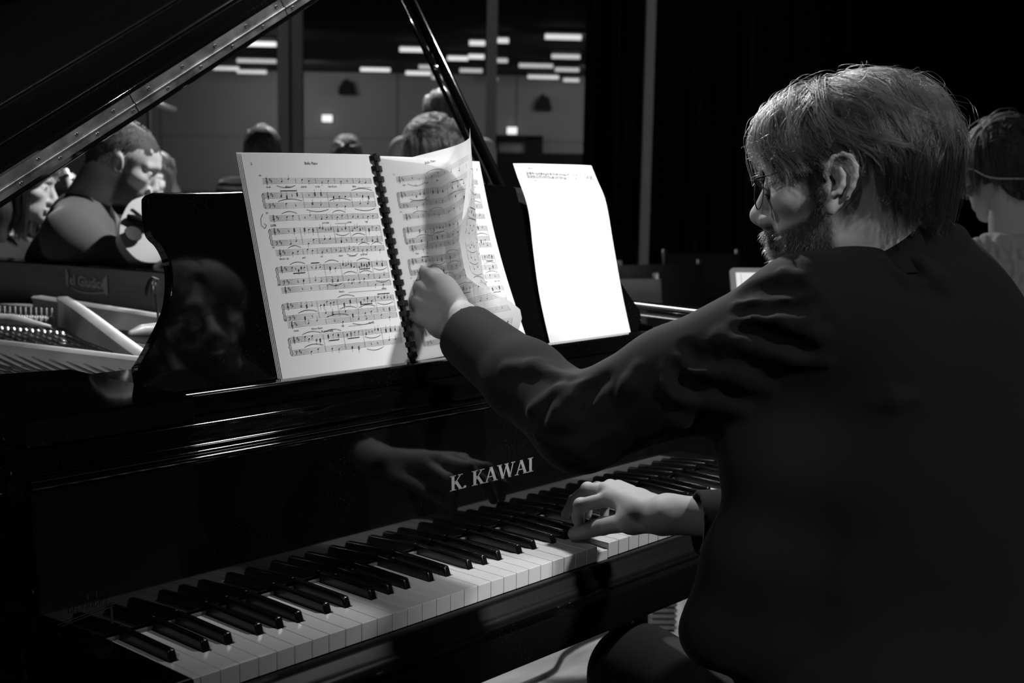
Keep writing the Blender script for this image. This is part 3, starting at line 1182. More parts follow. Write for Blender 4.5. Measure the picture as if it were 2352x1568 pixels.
RP = Page(right_fn)
rp = MB().grid(lambda u, v: RP.at(u, v), 16, 20).build('right_leaf', M['paper'], book, sm=True)
P = Print(RP)
rr = np.random.default_rng(23)
rows2 = [(.115, 'single', .12, 4), (.190, .245, .115, 4), (.300, 'single', .12, 5), (.365, .420, .11, 5), (.455, 'single', .12, 6), (.52, .575, .10, 6), (.625, 'single', .10, 5),
         (.690, .755, .10, 5), (.815, 'single', .10, 4), (.875, .925, .10, 5)]
P.text('3', .95, .05, .0042)
for i, (v0, kind, u0, nb) in enumerate(rows2):
    system(P, rr, u0, .93, v0, g, nb, kind, 3)
for wd_, uu, vv in (('who is', .86, .145), ('Mon - sieur', .72, .655), ('Gas - ton', .86, .655), ('I\'m head - y', .76, .845)):
    P.text(wd_, uu, vv, .0034)
P.mb.build('printed_notation', M['ink'], rp)


# the leaf being turned: flat by the comb, lifting into a curl towards the hand
def turn_fn(u, v):
    v_ = min(max(v, 0), 1)
    a0 = bil(tl2, tl2, bl2, bl2, 0, v) + DN * .006
    e = bil(tl2, tr2, bl2, br2, 1, v) - bil(tl2, tr2, bl2, br2, 0, v)
    W = np.linalg.norm(e)
    e = e / W
    W = .212
    lift = min(1.0, max(0.0, (.99 - v_) / .34))
    lift = lift * lift * (3 - 2 * lift)
    top = max(0.0, 1 - v_ / .5)
    r = .015 + .008 * top
    phi = math.radians(166 - 34 * top) * lift + math.radians(3)
    flat = (.124 + .006 * top) * lift + (W - .03) * (1 - lift)
    s = u * W
    up = np.array([0, .2195, .9756])
    if s <= flat:
        x, w = s, .0015 * math.sin(s / flat * PI) + .005 * lift * (max(s, 0) / flat) ** 4
    else:
        t = (s - flat) / r
        w0 = .005 * lift
        if t <= phi:
            x, w = flat + r * math.sin(t), w0 + r * (1 - math.cos(t))
        else:
            e_ = (t - phi) * r
            x, w = flat + r * math.sin(phi) + e_ * math.cos(phi), w0 + r * (1 - math.cos(phi)) + e_ * math.sin(phi)
    return a0 + e * x + DN * w + up * (.045 * lift * (1 - v_) * max(0, s - flat * .5) / W)


TP = Page(turn_fn)
tn = MB().grid(lambda u, v: TP.at(u, v), 56, 24).build('turning_leaf', M['leaf'], book, sm=True, label='leaf lifted and curling towards the turning hand')
P = Print(TP)
rr = np.random.default_rng(31)
P.text('Belle, Piano', .46, .05, .0050, True)
for i, (v0, kind, u0, nb) in enumerate(rows2):
    system(P, rr, u0, .93, v0, g, nb, kind, 3)
for wd_, uu, vv in (('that', .17, .145), ('it\'s', .28, .145), ('how', .38, .145), ('will', .48, .145), ('beau', .17, .485), ('ty', .27, .485)):
    P.text(wd_, uu, vv, .0034)
for i, (v0, kind, u0, nb) in enumerate(rows2):
    if kind == 'single':
        P.text(('211', '217', '222', '227', '232')[i // 2], u0 - .02, v0 - .022, .0028)
P.mb.build('printed_notation', M['ink'], tn)

# comb binding
cb = MB()
s0, s1 = deskp(.5275, 1.2475, .013), deskp(.5448, .9655, .013)
ex = np.array([1.0, 0, 0])
upv = (s0 - s1) / np.linalg.norm(s0 - s1)
cb.tube([s0, s1], .0028, 8)
for k in range(20):
    c = s0 + (s1 - s0) * ((k + .45) / 20)
    prof = []
    for a in np.linspace(-.15 * PI, 1.15 * PI, 9):
        prof.append(c + ex * math.cos(a) * .0095 + DN * (math.sin(a) * .0065 - .003))
    h = upv * .0036
    for a, b in zip(prof[:-1], prof[1:]):
        cb.add([a - h, b - h, b + h, a + h], [(0, 1, 2, 3)])
cb.build('comb_binding', M['plastic'], book, thick=.0008)

# single loose sheet at the right
def on_desk(px, py, off):
    nn = np.array([0, 1, -.225])
    P0 = np.array([0, .2530, .963]) - nn * off
    d = ray(px, py)
    return CAM + d * (np.dot(P0 - CAM, nn) / np.dot(d, nn))


sheet_l = [on_desk(*p) for p in ((1178, 375, -.002), (1186, 402, .003), (1212, 480, .007), (1225, 580, .006), (1240, 680, .006), (1265, 792, .004))]
sheet_r = [on_desk(*p) for p in ((1358, 380, -.002), (1371, 410, .004), (1393, 465, .010), (1411, 570, .013), (1430, 680, .013), (1448, 765, .004))]
cl, cr_ = catmull(sheet_l, 8), catmull(sheet_r, 8)
NS = len(cl) - 1


def sheet_fn(u, v):
    t = min(max(v, 0), 1) * NS
    i = min(int(t), NS - 1)
    fr = t - i
    a = cl[i] * (1 - fr) + cl[i + 1] * fr
    b = cr_[i] * (1 - fr) + cr_[i + 1] * fr
    if v < 0:
        a, b = a + (cl[0] - cl[1]) * (-v * NS), b + (cr_[0] - cr_[1]) * (-v * NS)
    if v > 1:
        a, b = a + (cl[-1] - cl[-2]) * ((v - 1) * NS), b + (cr_[-1] - cr_[-2]) * ((v - 1) * NS)
    return a * (1 - u) + b * u + DN * (.004 * math.sin(PI * u) + .0008 * math.sin(9 * u + 5 * v))


SP = Page(sheet_fn)
sh = MB().grid(lambda u, v: SP.at(u, v), 12, 32).build('sheet_music', M['paper'], None, sm=True)
tag(sh, 'single loose music sheet, mostly blank, leaning on the right end of the desk', 'sheet music')
P = Print(SP, .2, .29)
P.text('Belle, Piano', .50, .055, .0045, True)
rr = np.random.default_rng(5)
P.staff(.13, .93, .115, .0015, 't', (.3, .5, .7, .93), .0002)
P.mb.build('pale_notation', M['greyink'], sh)
P = Print(SP, .2, .29)
system(P, rr, .125, .95, .180, .0015, 5, .212, 5)
P.text('rit.', .18, .245, .004)
P.mb.build('printed_notation', M['ink'], sh)

# pencil lying on the treble arm
pc = thing('pencil', 'pale pencil lying on the polished right arm of the piano', 'pencil', (1.32, .32, RIMZ))
a, b = on(1449, 698, 2, RIMZ + .004), on(1617, 718, 2, RIMZ + .004)
b2 = on(1632, 722, 2, RIMZ + .003)
M['pencil'] = mat('pencil_paint', 0.45, 0.4)
MB().tube([a, b], .0039, 6).build('shaft', M['pencil'], pc)
MB().tube([b, b2], [.0039, .0005], 8).build('point', M['felt'], pc)
MB().tube([a, a + (a - b) / np.linalg.norm(a - b) * .012], .0038, 8).build('eraser', M['felt'], pc)

# small microphone on a gooseneck inside the piano
q = on(366, 757, 2, .905)
mc = thing('microphone', 'small black clip microphone on a gooseneck inside the piano beside the desk', 'microphone', tuple(q))
d0 = np.linalg.norm(q - CAM) and float((q - CAM).dot(CF))
g0, g1, g2 = q, dep(362, 712, d0), dep(357, 672, d0 - .01)
MB().tube(catmull([q - np.array([0, 0, .012]), g0, g1, g2], 6), .0028, 8).build('gooseneck', M['black'], mc, sm=True)
MB().tube([dep(342, 680, d0 - .01), dep(345, 668, d0 - .01), dep(352, 650, d0 - .01), dep(357, 638, d0 - .01)], [.009, .011, .0115, .008], 12).build('microphone_body', M['plastic'], mc, sm=40)
MB().lathe(dep(353, 662, d0 - .012), [(.008, -.012), (.010, -.006), (.010, .006), (.008, .012)], 12, tuple(CU)).build('clip', M['plastic'], mc, sm=40)
MB().lathe(q - np.array([0, 0, .012]), [(.02, 0), (.02, .006), (.006, .011)], 14).build('foot', M['black'], mc, sm=40)
# ------------------------------------------------------------------ soft surfaces: blended volumes turned into one skin
class Field:
    def __init__(s):
        s.ops = []

    def cone(s, a, b, ra, rb=None, k=.01, op='u'):
        a, b = np.array(a, float), np.array(b, float)
        rb = ra if rb is None else rb
        r = max(ra, rb)

        def fn(X, Y, Z):
            d = b - a
            L = d.dot(d) + 1e-12
            t = np.clip(((X - a[0]) * d[0] + (Y - a[1]) * d[1] + (Z - a[2]) * d[2]) / L, 0, 1)
            return np.sqrt((X - a[0] - t * d[0]) ** 2 + (Y - a[1] - t * d[1]) ** 2 + (Z - a[2] - t * d[2]) ** 2) - (ra + (rb - ra) * t)
        s.ops.append((fn, np.minimum(a, b) - r, np.maximum(a, b) + r, k, op))
        return s

    def chain(s, pts, rad, k=.01, op='u'):
        rad = [rad] * len(pts) if np.isscalar(rad) else rad
        for i in range(len(pts) - 1):
            s.cone(pts[i], pts[i + 1], rad[i], rad[i + 1], k, op)
        return s

    def ell(s, c, r, axes=None, k=.01, op='u'):
        c, r = np.array(c, float), np.array(r, float)
        A = np.eye(3) if axes is None else np.array(axes, float)
        ext = np.sqrt(((A * r[:, None]) ** 2).sum(0))

        def fn(X, Y, Z):
            x, y, z = X - c[0], Y - c[1], Z - c[2]
            q = [(A[i][0] * x + A[i][1] * y + A[i][2] * z) / r[i] for i in range(3)]
            k0 = np.sqrt(q[0] ** 2 + q[1] ** 2 + q[2] ** 2) + 1e-9
            k1 = np.sqrt((q[0] / r[0]) ** 2 + (q[1] / r[1]) ** 2 + (q[2] / r[2]) ** 2) + 1e-9
            return k0 * (k0 - 1) / k1
        s.ops.append((fn, c - ext, c + ext, k, op))
        return s

    def half(s, p, n, lo, hi, k=.004):
        """cut away everything on the +n side of p, inside the box lo..hi"""
        p, n = np.array(p, float), np.array(n, float)
        n /= np.linalg.norm(n)

        def fn(X, Y, Z):
            return -((X - p[0]) * n[0] + (Y - p[1]) * n[1] + (Z - p[2]) * n[2])
        s.ops.append((fn, np.array(lo, float), np.array(hi, float), k, 'cut'))
        return s

    @staticmethod
    def mix(F, d, k, op):
        if op == 'u':
            h = np.maximum(k - np.abs(F - d), 0) / k
            return np.minimum(F, d) - h * h * k / 4
        d = -d
        h = np.maximum(k - np.abs(F - d), 0) / k
        return np.maximum(F, d) + h * h * k / 4

    def value(s, P):
        P = np.atleast_2d(P)
        F = np.full(len(P), .2)
        for fn, lo, hi, k, op in s.ops:
            if op == 'cut':
                m = np.all((P > lo) & (P < hi), 1)
                if m.any():
                    F[m] = s.mix(F[m], fn(P[m, 0], P[m, 1], P[m, 2]), k, 's')
            else:
                F = s.mix(F, fn(P[:, 0], P[:, 1], P[:, 2]), k, op)
        return F

    def march(s, px, py, t0=.8, t1=3.0):
        """first point of the surface seen through a photograph pixel"""
        d = ray(px, py)
        t = t0
        for _ in range(90):
            v = float(s.value(CAM + d * t)[0])
            if v < .0006:
                return CAM + d * t
            t += max(v * .8, .0008)
            if t > t1:
                return None
        return None

    def mesh(s, h, lo=None, hi=None):
        if lo is None:
            us = [o for o in s.ops if o[4] == 'u']
            lo = np.min([o[1] for o in us], 0) - 3 * h
            hi = np.max([o[2] for o in us], 0) + 3 * h
        lo, hi = np.array(lo, float), np.array(hi, float)
        n = np.ceil((hi - lo) / h).astype(int) + 1
        ax = [lo[i] + h * np.arange(n[i]) for i in range(3)]
        F = np.full(n, .2, np.float32)
        for fn, a, b, k, op in s.ops:
            m = (k + 3 * h) if op != 'cut' else 0
            i0 = np.maximum(np.floor((a - m - lo) / h).astype(int), 0)
            i1 = np.minimum(np.ceil((b + m - lo) / h).astype(int) + 1, n)
            if np.any(i1 <= i0):
                continue
            sl = tuple(slice(i0[i], i1[i]) for i in range(3))
            d = fn(ax[0][sl[0]][:, None, None], ax[1][sl[1]][None, :, None], ax[2][sl[2]][None, None, :]).astype(np.float32)
            F[sl] = s.mix(F[sl], d, k, 's' if op == 'cut' else op)
        F[[0, -1]] = .2
        F[:, [0, -1]] = .2
        F[:, :, [0, -1]] = .2
        return nets(F, lo, h)


def nets(F, lo, h):
    """surface nets: one vertex per crossed cell, one quad per crossed edge"""
    S = F < 0
    c = S[:-1, :-1, :-1]
    cnt = np.zeros(c.shape, np.int8)
    for dx in (0, 1):
        for dy in (0, 1):
            for dz in (0, 1):
                cnt += S[dx:S.shape[0] - 1 + dx, dy:S.shape[1] - 1 + dy, dz:S.shape[2] - 1 + dz]
    act = (cnt > 0) & (cnt < 8)
    I = np.argwhere(act)
    idx = np.full(c.shape, -1, np.int64)
    idx[act] = np.arange(len(I))
    pos = np.zeros((len(I), 3))
    num = np.zeros(len(I))
    cor = [(x, y, z) for x in (0, 1) for y in (0, 1) for z in (0, 1)]
    val = {k: F[I[:, 0] + k[0], I[:, 1] + k[1], I[:, 2] + k[2]].astype(float) for k in cor}
    for a in cor:
        for ax in range(3):
            if a[ax] == 0:
                b = list(a)
                b[ax] = 1
                fa, fb = val[a], val[tuple(b)]
                m = (fa < 0) != (fb < 0)
                t = fa[m] / (fa[m] - fb[m])
                p = np.tile(np.array(a, float), (m.sum(), 1))
                p[:, ax] = t
                pos[m] += p
                num[m] += 1
    V = lo + h * (I + pos / num[:, None])
    Q = []
    for ax in range(3):
        o = [i for i in range(3) if i != ax]
        sa = [slice(1, -1)] * 3
        sb = [slice(1, -1)] * 3
        sa[ax] = slice(0, -1)
        sb[ax] = slice(1, None)
        A, B = S[tuple(sa)], S[tuple(sb)]
        for flag in (True, False):
            E = np.argwhere((A == flag) & (B != flag))
            if not len(E):
                continue
            E = E.copy()
            for q in o:
                E[:, q] += 1
            e = [np.zeros(3, int), np.zeros(3, int), np.zeros(3, int), np.zeros(3, int)]
            e[1][o[0]] = -1
            e[2][o[0]] = e[2][o[1]] = -1
            e[3][o[1]] = -1
            q = np.stack([idx[tuple((E + k).T)] for k in e], 1)
            if flag == (ax == 1):
                q = q[:, ::-1]
            Q.append(q)
    return V, np.concatenate(Q)


def skin(name, parts, m, parent=None, tone=None, label=None):
    """join (vertices, quads) parts into one smooth mesh; tone: per-vertex colours"""
    V, Q, n = [], [], 0
    for v, q in parts:
        V.append(v)
        Q.append(q + n)
        n += len(v)
    V, Q = np.concatenate(V), np.concatenate(Q)
    me = bpy.data.meshes.new(name)
    me.vertices.add(len(V))
    me.vertices.foreach_set('co', V.astype(np.float32).ravel())
    me.loops.add(len(Q) * 4)
    me.loops.foreach_set('vertex_index', Q.astype(np.int32).ravel())
    me.polygons.add(len(Q))
    me.polygons.foreach_set('loop_start', np.arange(0, len(Q) * 4, 4, dtype=np.int32))
    me.update(calc_edges=True)
    me.validate()
    smooth(me)
    if tone is not None:
        c = np.ones((len(V), 4), np.float32)
        c[:, :3] = tone[:, None]
        at = me.attributes.new('tone', 'FLOAT_COLOR', 'POINT')
        at.data.foreach_set('color', c.ravel())
    o = bpy.data.objects.new(name, me)
    COL.objects.link(o)
    me.materials.append(m)
    if label:
        o['label'] = label
    attach(o, parent)
    return o


def strands(name, P, R, m, parent=None, label=None):
    """hair: P (n, k, 3) points, R (k,) or (n, k) radii"""
    n, k = P.shape[:2]
    hc = bpy.data.hair_curves.new(name)
    hc.add_curves([k] * n)
    hc.attributes['position'].data.foreach_set('vector', P.astype(np.float32).ravel())
    ra = hc.attributes.get('radius') or hc.attributes.new('radius', 'FLOAT', 'POINT')
    ra.data.foreach_set('value', np.broadcast_to(R, (n, k)).astype(np.float32).ravel())
    hc.materials.append(m)
    o = bpy.data.objects.new(name, hc)
    COL.objects.link(o)
    if label:
        o['label'] = label
    attach(o, parent)
    return o


def hair_mat(name, base, rough=.28, spec=.6):
    m = bpy.data.materials.new(name)
    m.use_nodes = True
    nt = m.node_tree
    nt.nodes.remove(nt.nodes['Principled BSDF'])
    b = nt.nodes.new('ShaderNodeBsdfHairPrincipled')
    b.model = 'CHIANG'
    b.parametrization = 'COLOR'
    b.inputs['Roughness'].default_value = rough
    b.inputs['Radial Roughness'].default_value = .35
    b.inputs['Random Roughness'].default_value = .4
    hi = nt.nodes.new('ShaderNodeHairInfo')
    r = nt.nodes.new('ShaderNodeMapRange')
    r.inputs[3].default_value = base * .35
    r.inputs[4].default_value = base * 2.0
    nt.links.new(hi.outputs['Random'], r.inputs[0])
    nt.links.new(r.outputs[0], b.inputs['Color'])
    nt.links.new(b.outputs[0], nt.nodes['Material Output'].inputs[0])
    return m


M['skin'] = mat('skin', .5, .62, spec=.22, attr='tone', sss=.15, bump=(420, .12, .0006))
M['hair'] = hair_mat('brown_hair', .016, .24)
M['beard'] = hair_mat('beard_hair', .02)
M['jacket'] = mat('dark_wool_jacket', .0032, .85, spec=.12, sheen=.02, bump=(900, .25, .0006))
M['trousers'] = mat('dark_trousers', .006, .85, spec=.15, sheen=.05)
M['frame'] = mat('spectacle_frame', .02, .2, metal=.4)
M['shoe'] = mat('black_shoe', .008, .35)
lens = bpy.data.materials.new('spectacle_lens')
lens.use_nodes = True
lb = lens.node_tree.nodes['Principled BSDF']
lb.inputs['Base Color'].default_value = (1, 1, 1, 1)
lb.inputs['Roughness'].default_value = .02
lb.inputs['Transmission Weight'].default_value = 1.0
lb.inputs['IOR'].default_value = 1.05
M['lens'] = lens


class Frame:
    """head axes: forward, left, up about the middle of the head at ear height"""

    def __init__(s, o, yaw, pitch=0.0, roll=0.0, scale=1.0):
        f = np.array([math.cos(yaw), math.sin(yaw), 0.0])
        l = np.array([-f[1], f[0], 0.0])
        u = np.array([0, 0, 1.0])
        f, u = f * math.cos(pitch) + u * math.sin(pitch), u * math.cos(pitch) - f * math.sin(pitch)
        l, u = l * math.cos(roll) + u * math.sin(roll), u * math.cos(roll) - l * math.sin(roll)
        s.o, s.B, s.k = np.array(o, float), np.array([f, l, u]), scale

    def w(s, p):
        return s.o + (np.asarray(p, float) * s.k) @ s.B

    def l(s, P):
        return ((np.asarray(P) - s.o) @ s.B.T) / s.k

    def px(s, px, py, ylat):
        """local point seen through a pixel on the plane at a given distance left of the face's middle"""
        d = s.B @ ray(px, py)
        o = s.B @ (CAM - s.o)
        return (o + d * ((ylat * s.k - o[1]) / d[1])) / s.k


def head_field(fr, ears=True, neck=((-.03, 0, -.03), (-.062, 0, -.14)), nr=(.054, .058), detail=True):
    k = fr.k
    F = Field()

    def E(c, r, kk=.012, op='u'):
        F.ell(fr.w(c), np.array(r) * k, fr.B, kk * k, op)

    def Cn(a, b, ra, rb=None, kk=.008, op='u'):
        F.cone(fr.w(a), fr.w(b), ra * k, None if rb is None else rb * k, kk * k, op)
    E((-.012, 0, .040), (.094, .074, .078))
    E((.030, 0, .045), (.066, .064, .056), .02)
    E((.040, 0, -.015), (.053, .056, .062), .02)
    E((.030, 0, -.050), (.056, .051, .034), .02)
    E((.076, 0, -.073), (.018, .022, .016), .016)
    for s in (1, -1):
        E((.060, .043 * s, -.002), (.026, .022, .020), .016)
        Cn((.090, .012 * s, .036), (.074, .050 * s, .034), .010, .008, .014)
        E((.100, .031 * s, .016), (.018, .020, .013), .012, 's')
        E((.0775, .031 * s, .015), (.0125, .0125, .0120), .003)
        Cn((.0865, .018 * s, .0185), (.0815, .046 * s, .0175), .004, .004, .005)
        Cn((.0870, .018 * s, .0085), (.0800, .046 * s, .0080), .0035, .0035, .006)
        E((.098, .0125 * s, -.0265), (.0105, .0075, .0075), .006)
        E((.104, .0065 * s, -.0335), (.0055, .0035, .004), .003, 's')
    Cn((.0905, 0, .018), (.1075, 0, -.018), .0075, .0105, .010)
    E((.1085, 0, -.0205), (.0105, .0115, .0100), .006)
    Cn((.100, 0, -.030), (.096, 0, -.040), .007, .006, .008)
    Cn((.094, -.020, -.0475), (.0985, 0, -.0455), .0045, .006, .006)
    Cn((.094, .020, -.0475), (.0985, 0, -.0455), .0045, .006, .006)
    Cn((.092, -.018, -.0555), (.0965, 0, -.0570), .0045, .0065, .006)
    Cn((.092, .018, -.0555), (.0965, 0, -.0570), .0045, .0065, .006)
    Cn((.101, -.022, -.0515), (.104, 0, -.0510), .0016, .0016, .003, 's')
    Cn((.101, .022, -.0515), (.104, 0, -.0510), .0016, .0016, .003, 's')
    Cn(neck[0], neck[1], nr[0], nr[1], .022)
    if ears:
        for s in (1, -1):
            A = np.array([[math.cos(.25), s * .30, math.sin(-.30)], [0, s * 1.0, 0], [.30, 0, math.cos(.25)]])
            a2 = np.array([.28, 0.0, 0]) + np.array([0, 0, .96])
            a2 = np.array([-.26, 0, .965])
            a0 = np.array([.93, .27 * s, .25])
            a0 -= a2 * a0.dot(a2)
            a0 /= np.linalg.norm(a0)
            a1 = np.cross(a2, a0)
            c = np.array([.0040, .0765 * s, .010])
            if not detail:
                F.ell(fr.w(c), np.array((.018, .007, .032)) * k, np.array([a0, a1, a2]) @ fr.B, .006 * k)
                F.ell(fr.w(c + np.array([.004, .008 * s, .0])), np.array((.009, .006, .016)) * k, np.array([a0, a1, a2]) @ fr.B, .003 * k, 's')
    return F


def face_tone(fr, V, base, scalp=.03, beard=None, lips=.75):
    """pigment of skin, lips, eyes, scalp and stubble (a property of the skin itself)"""
    q = fr.l(V)
    x, y, z = q[:, 0], q[:, 1], q[:, 2]
    t = np.full(len(V), base)
    for s in (1, -1):
        d = np.sqrt((x - .0775) ** 2 + (y - .031 * s) ** 2 + (z - .015) ** 2)
        m = (d < .0133) & (x > .082) & (np.abs(z - .0135) < .0052)
        t[m] = .55
        m2 = m & (((y - .031 * s) ** 2 + (z - .0135) ** 2) < .0055 ** 2)
        t[m2] = .03
    m = (x > .094) & (np.abs(y) < .02) & (z < -.041) & (z > -.062)
    t[m] *= lips
    if scalp is not None:
        hl = np.where(x > .05, .074 - .012 * (np.abs(y) > .045), np.where(x > .01, .074 - (.05 - x) * .9, np.where(x > -.02, .036, -.03)))
        hl = np.where(x < -.012, np.interp(x, [-.105, -.075, -.052, -.032, -.012], [-.050, -.028, -.006, .020, .044]), hl)
        hl = hl + .003 * np.sin(y * 260) + .002 * np.sin(x * 410)
        m = (z > hl) & (np.abs(y) < .0765)
        t[m] = scalp
    if beard is not None:
        b = beard_mask(q)
        t = t * (1 - b) + beard * b
    return t


def beard_mask(q):
    x, y, z = q[:, 0], q[:, 1], q[:, 2]
    top = np.where(x > .085, -.034, np.where(x > .045, -.036 + (.085 - x) * .35, -.022 + (.045 - x) * 1.6))
    m = np.clip((top - z) / .008, 0, 1) * np.clip((x - .012) / .012, 0, 1)
    m *= np.clip((z + .105) / .015, 0, 1)
    side = np.clip((.046 - x) / .008, 0, 1) * np.clip((x - .018) / .006, 0, 1) * np.clip((.04 - z) / .01, 0, 1) * np.clip((z + .06) / .02, 0, 1) * (np.abs(y) < .0745)
    m = np.maximum(m, side * .85)
    lip = np.exp(-(((x - .098) / .012) ** 2 + (y / .017) ** 2 + ((z + .0515) / .0075) ** 2))
    return np.clip(m * (1 - .9 * (lip > .45)), 0, 1)


# ------------------------------------------------------------------ the pianist
pian = thing('person', 'bearded pianist in glasses and dark jacket, one hand turning a page, the other playing', 'person', (.67, -.45, 0))
HF = Frame(dep(1964, 437, 1.46), math.atan2(.93612782, -.33576556), math.radians(-6))
NB = np.array([.700, -.390, 1.12])
F = head_field(HF, ears=False, neck=((-.026, 0, -.03), tuple(HF.l(NB + np.array([.0, .012, -.035])))), nr=(.054, .060))


def P_(px, py, y):
    return HF.w(HF.px(px, py, y))


# the near ear, drawn rim by rim
plate = [(1898, 398, .0775), (1912, 374, .079), (1934, 362, .081), (1955, 372, .084), (1960, 396, .086), (1955, 424, .084), (1942, 450, .081), (1922, 470, .078), (1906, 482, .077)]
for a, b in zip(plate[:-1], plate[1:]):
    F.cone(P_(a[0], a[1], a[2] - .003), P_(b[0], b[1], b[2] - .003), .0042, .0042, .004)
for c in ((1925, 395, .076), (1940, 410, .078), (1930, 432, .077), (1918, 452, .076), (1934, 385, .077)):
    F.ell(P_(*c), (.0075, .0042, .010), HF.B, .004)
F.ell(P_(1918, 428, .0825), (.0062, .0065, .0095), HF.B, .0025, 's')       # bowl of the ear
F.ell(P_(1909, 405, .082), (.0050, .0050, .0085), HF.B, .003, 's')
F.chain([P_(*c) for c in ((1940, 380, .0845), (1950, 400, .0855), (1944, 430, .085), (1930, 458, .083))], .0022, .003, 's')
helix = [(1909, 424, .0775), (1897, 404, .0790), (1900, 380, .0810), (1915, 361, .083), (1936, 353, .085), (1955, 360, .0875), (1966, 382, .0895), (1966, 405, .0895), (1959, 428, .088), (1948, 450, .086)]
F.chain([P_(*c) for c in helix], [.0020, .0026, .0028, .0028, .0028, .0030, .0030, .0028, .0026, .0022], .0022)
anti = [(1931, 388, .0835), (1938, 402, .085), (1936, 424, .0855), (1927, 441, .085), (1914, 446, .084), (1905, 455, .0825)]
F.chain([P_(*c) for c in anti], [.0022, .0028, .0030, .0030, .0028, .0026], .0025)
F.ell(P_(1908, 474, .079), (.0070, .0045, .0095), HF.B, .004)              # lobe
F.ell(P_(1898, 434, .0775), (.0050, .0045, .0062), HF.B, .004)             # tragus
F.ell(HF.w((.004, -.078, .010)), (.018, .007, .031), HF.B, .006)           # far ear
hv, hq = F.mesh(.0016, HF.o - np.array([.15, .15, .175]), HF.o + np.array([.16, .17, .14]))
neck_cut = None

# hands
def J(px, py, d):
    return dep(px, py, d)


def hand_field(wrist, fore, mcp, fingers, thumb, palm_n):
    H = Field()
    w = np.array(wrist)
    n = np.array(palm_n, float)
    n /= np.linalg.norm(n)
    H.cone(fore, w, .030, .0235, .02)
    side = (mcp[0] - mcp[3])
    side /= np.linalg.norm(side)
    H.cone(w + side * .009, w - side * .009, .0180, .0180, .02)
    for i, m in enumerate(mcp):
        wb = w + side * (.014 - .009 * i)
        H.cone(wb, m, .0150, .0108 - .0006 * (i == 3), .009)
        mid = wb * .45 + m * .55 - n * .009
        H.ell(mid, (.016, .016, .016), None, .014)
        H.cone(m * .75 + wb * .25 + n * .0045, m + n * .0035, .0045, .0060, .010)     # tendon and knuckle
    for i, fg in enumerate(fingers):
        r = [(.0102, .0092, .0082, .0068), (.0104, .0094, .0083, .0070), (.0098, .0088, .0079, .0066), (.0086, .0077, .0070, .0059)][i]
        pts = [mcp[i]] + list(fg)
        for a, b, ra, rb in zip(pts[:-1], pts[1:], r[:-1], r[1:]):
            H.cone(a, b, ra, rb, .0035)
        H.ell(pts[1], (r[1] * 1.06,) * 3, None, .004)
    t = [np.array(q) for q in thumb]
    H.cone(t[0], t[1], .0180, .0150, .014)
    H.cone(t[1], t[2], .0135, .0115, .006)
    H.cone(t[2], t[3], .0120, .0095, .004)
    H.cone(t[1], (mcp[0] * .55 + w * .45) - n * .006, .011, .012, .018)
    return H


# right hand, on the keys
RW = J(1532, 1180, 1.655)
RFORE = J(1600, 1200, 1.618) * .72 + np.array([.875, -.400, .80]) * .28
mcp_r = [J(1402, 1145, 1.735), J(1392, 1127, 1.755), J(1402, 1121, 1.775), J(1420, 1122, 1.79)]
fing_r = [[J(1334, 1160, 1.765), J(1327, 1186, 1.775), J(1333, 1212, 1.775)],
          [J(1350, 1124, 1.795), J(1318, 1150, 1.825), J(1300, 1181, 1.835)],
          [J(1372, 1122, 1.825), J(1352, 1150, 1.850), J(1348, 1182, 1.850)],
          [J(1400, 1132, 1.825), J(1388, 1162, 1.840), J(1388, 1193, 1.832)]]
thumb_r = [J(1515, 1194, 1.668), J(1452, 1196, 1.690), J(1384, 1208, 1.735), J(1320, 1226, 1.775)]
HR = hand_field(RW, RFORE, mcp_r, fing_r, thumb_r, (0.05, .12, 1))
nb = thumb_r[3] - thumb_r[2]
HR.ell(thumb_r[3] + nb * .02 + np.array([-.003, -.001, .0075]), (.0062, .0058, .0012), None, .0012)
rv, rq = HR.mesh(.0013)
# left hand, turning the leaf
LW = J(1062, 745, 1.752)
LFORE = J(1200, 870, 1.62)
mcp_l = [J(988, 636, 1.832), J(968, 664, 1.826), J(962, 697, 1.814), J(970, 730, 1.802)]
fing_l = [[J(938, 606, 1.862), J(955, 592, 1.888), J(982, 600, 1.892)],
          [J(912, 640, 1.862), J(925, 628, 1.890), J(950, 630, 1.896)],
          [J(904, 681, 1.850), J(908, 666, 1.878), J(932, 660, 1.886)],
          [J(914, 724, 1.832), J(908, 708, 1.856), J(928, 700, 1.866)]]
thumb_l = [J(1046, 705, 1.785), J(1020, 662, 1.818), J(1000, 632, 1.850), J(982, 610, 1.876)]
HL = hand_field(LW, LFORE, mcp_l, fing_l, thumb_l, -CF * .8 + CU * .35 - CR * .3)
lv, lq = HL.mesh(.0013)

# the rest of the body under the clothes
SLJ, ELJ, CUF = np.array([.560, -.342, 1.070]), np.array([.478, -.110, .938]), J(1072, 768, 1.735)
SRJ, ERJ, CUR = np.array([.862, -.478, .985]), np.array([.875, -.400, .80]), J(1600, 1200, 1.618)
TR, TF = np.array([.905, -.425, 0]), np.array([.425, .905, 0])
TA = np.array([TR, TF, [0, 0, 1.0]])
B_ = Field()
B_.cone(NB, NB + np.array([0, 0, -.08]), .05, .07, .03)
B_.ell((.712, -.410, .97), (.125, .080, .18), TA, .04)
B_.ell((.70, -.425, .74), (.125, .090, .20), TA, .04)
B_.ell((.675, -.43, .56), (.150, .115, .09), TA, .04)
B_.cone(SLJ, SRJ, .042, .042, .03)
B_.chain([SLJ, ELJ, LFORE], [.042, .036, .026], .02)
B_.chain([SRJ, ERJ, RFORE], [.042, .036, .026], .02)
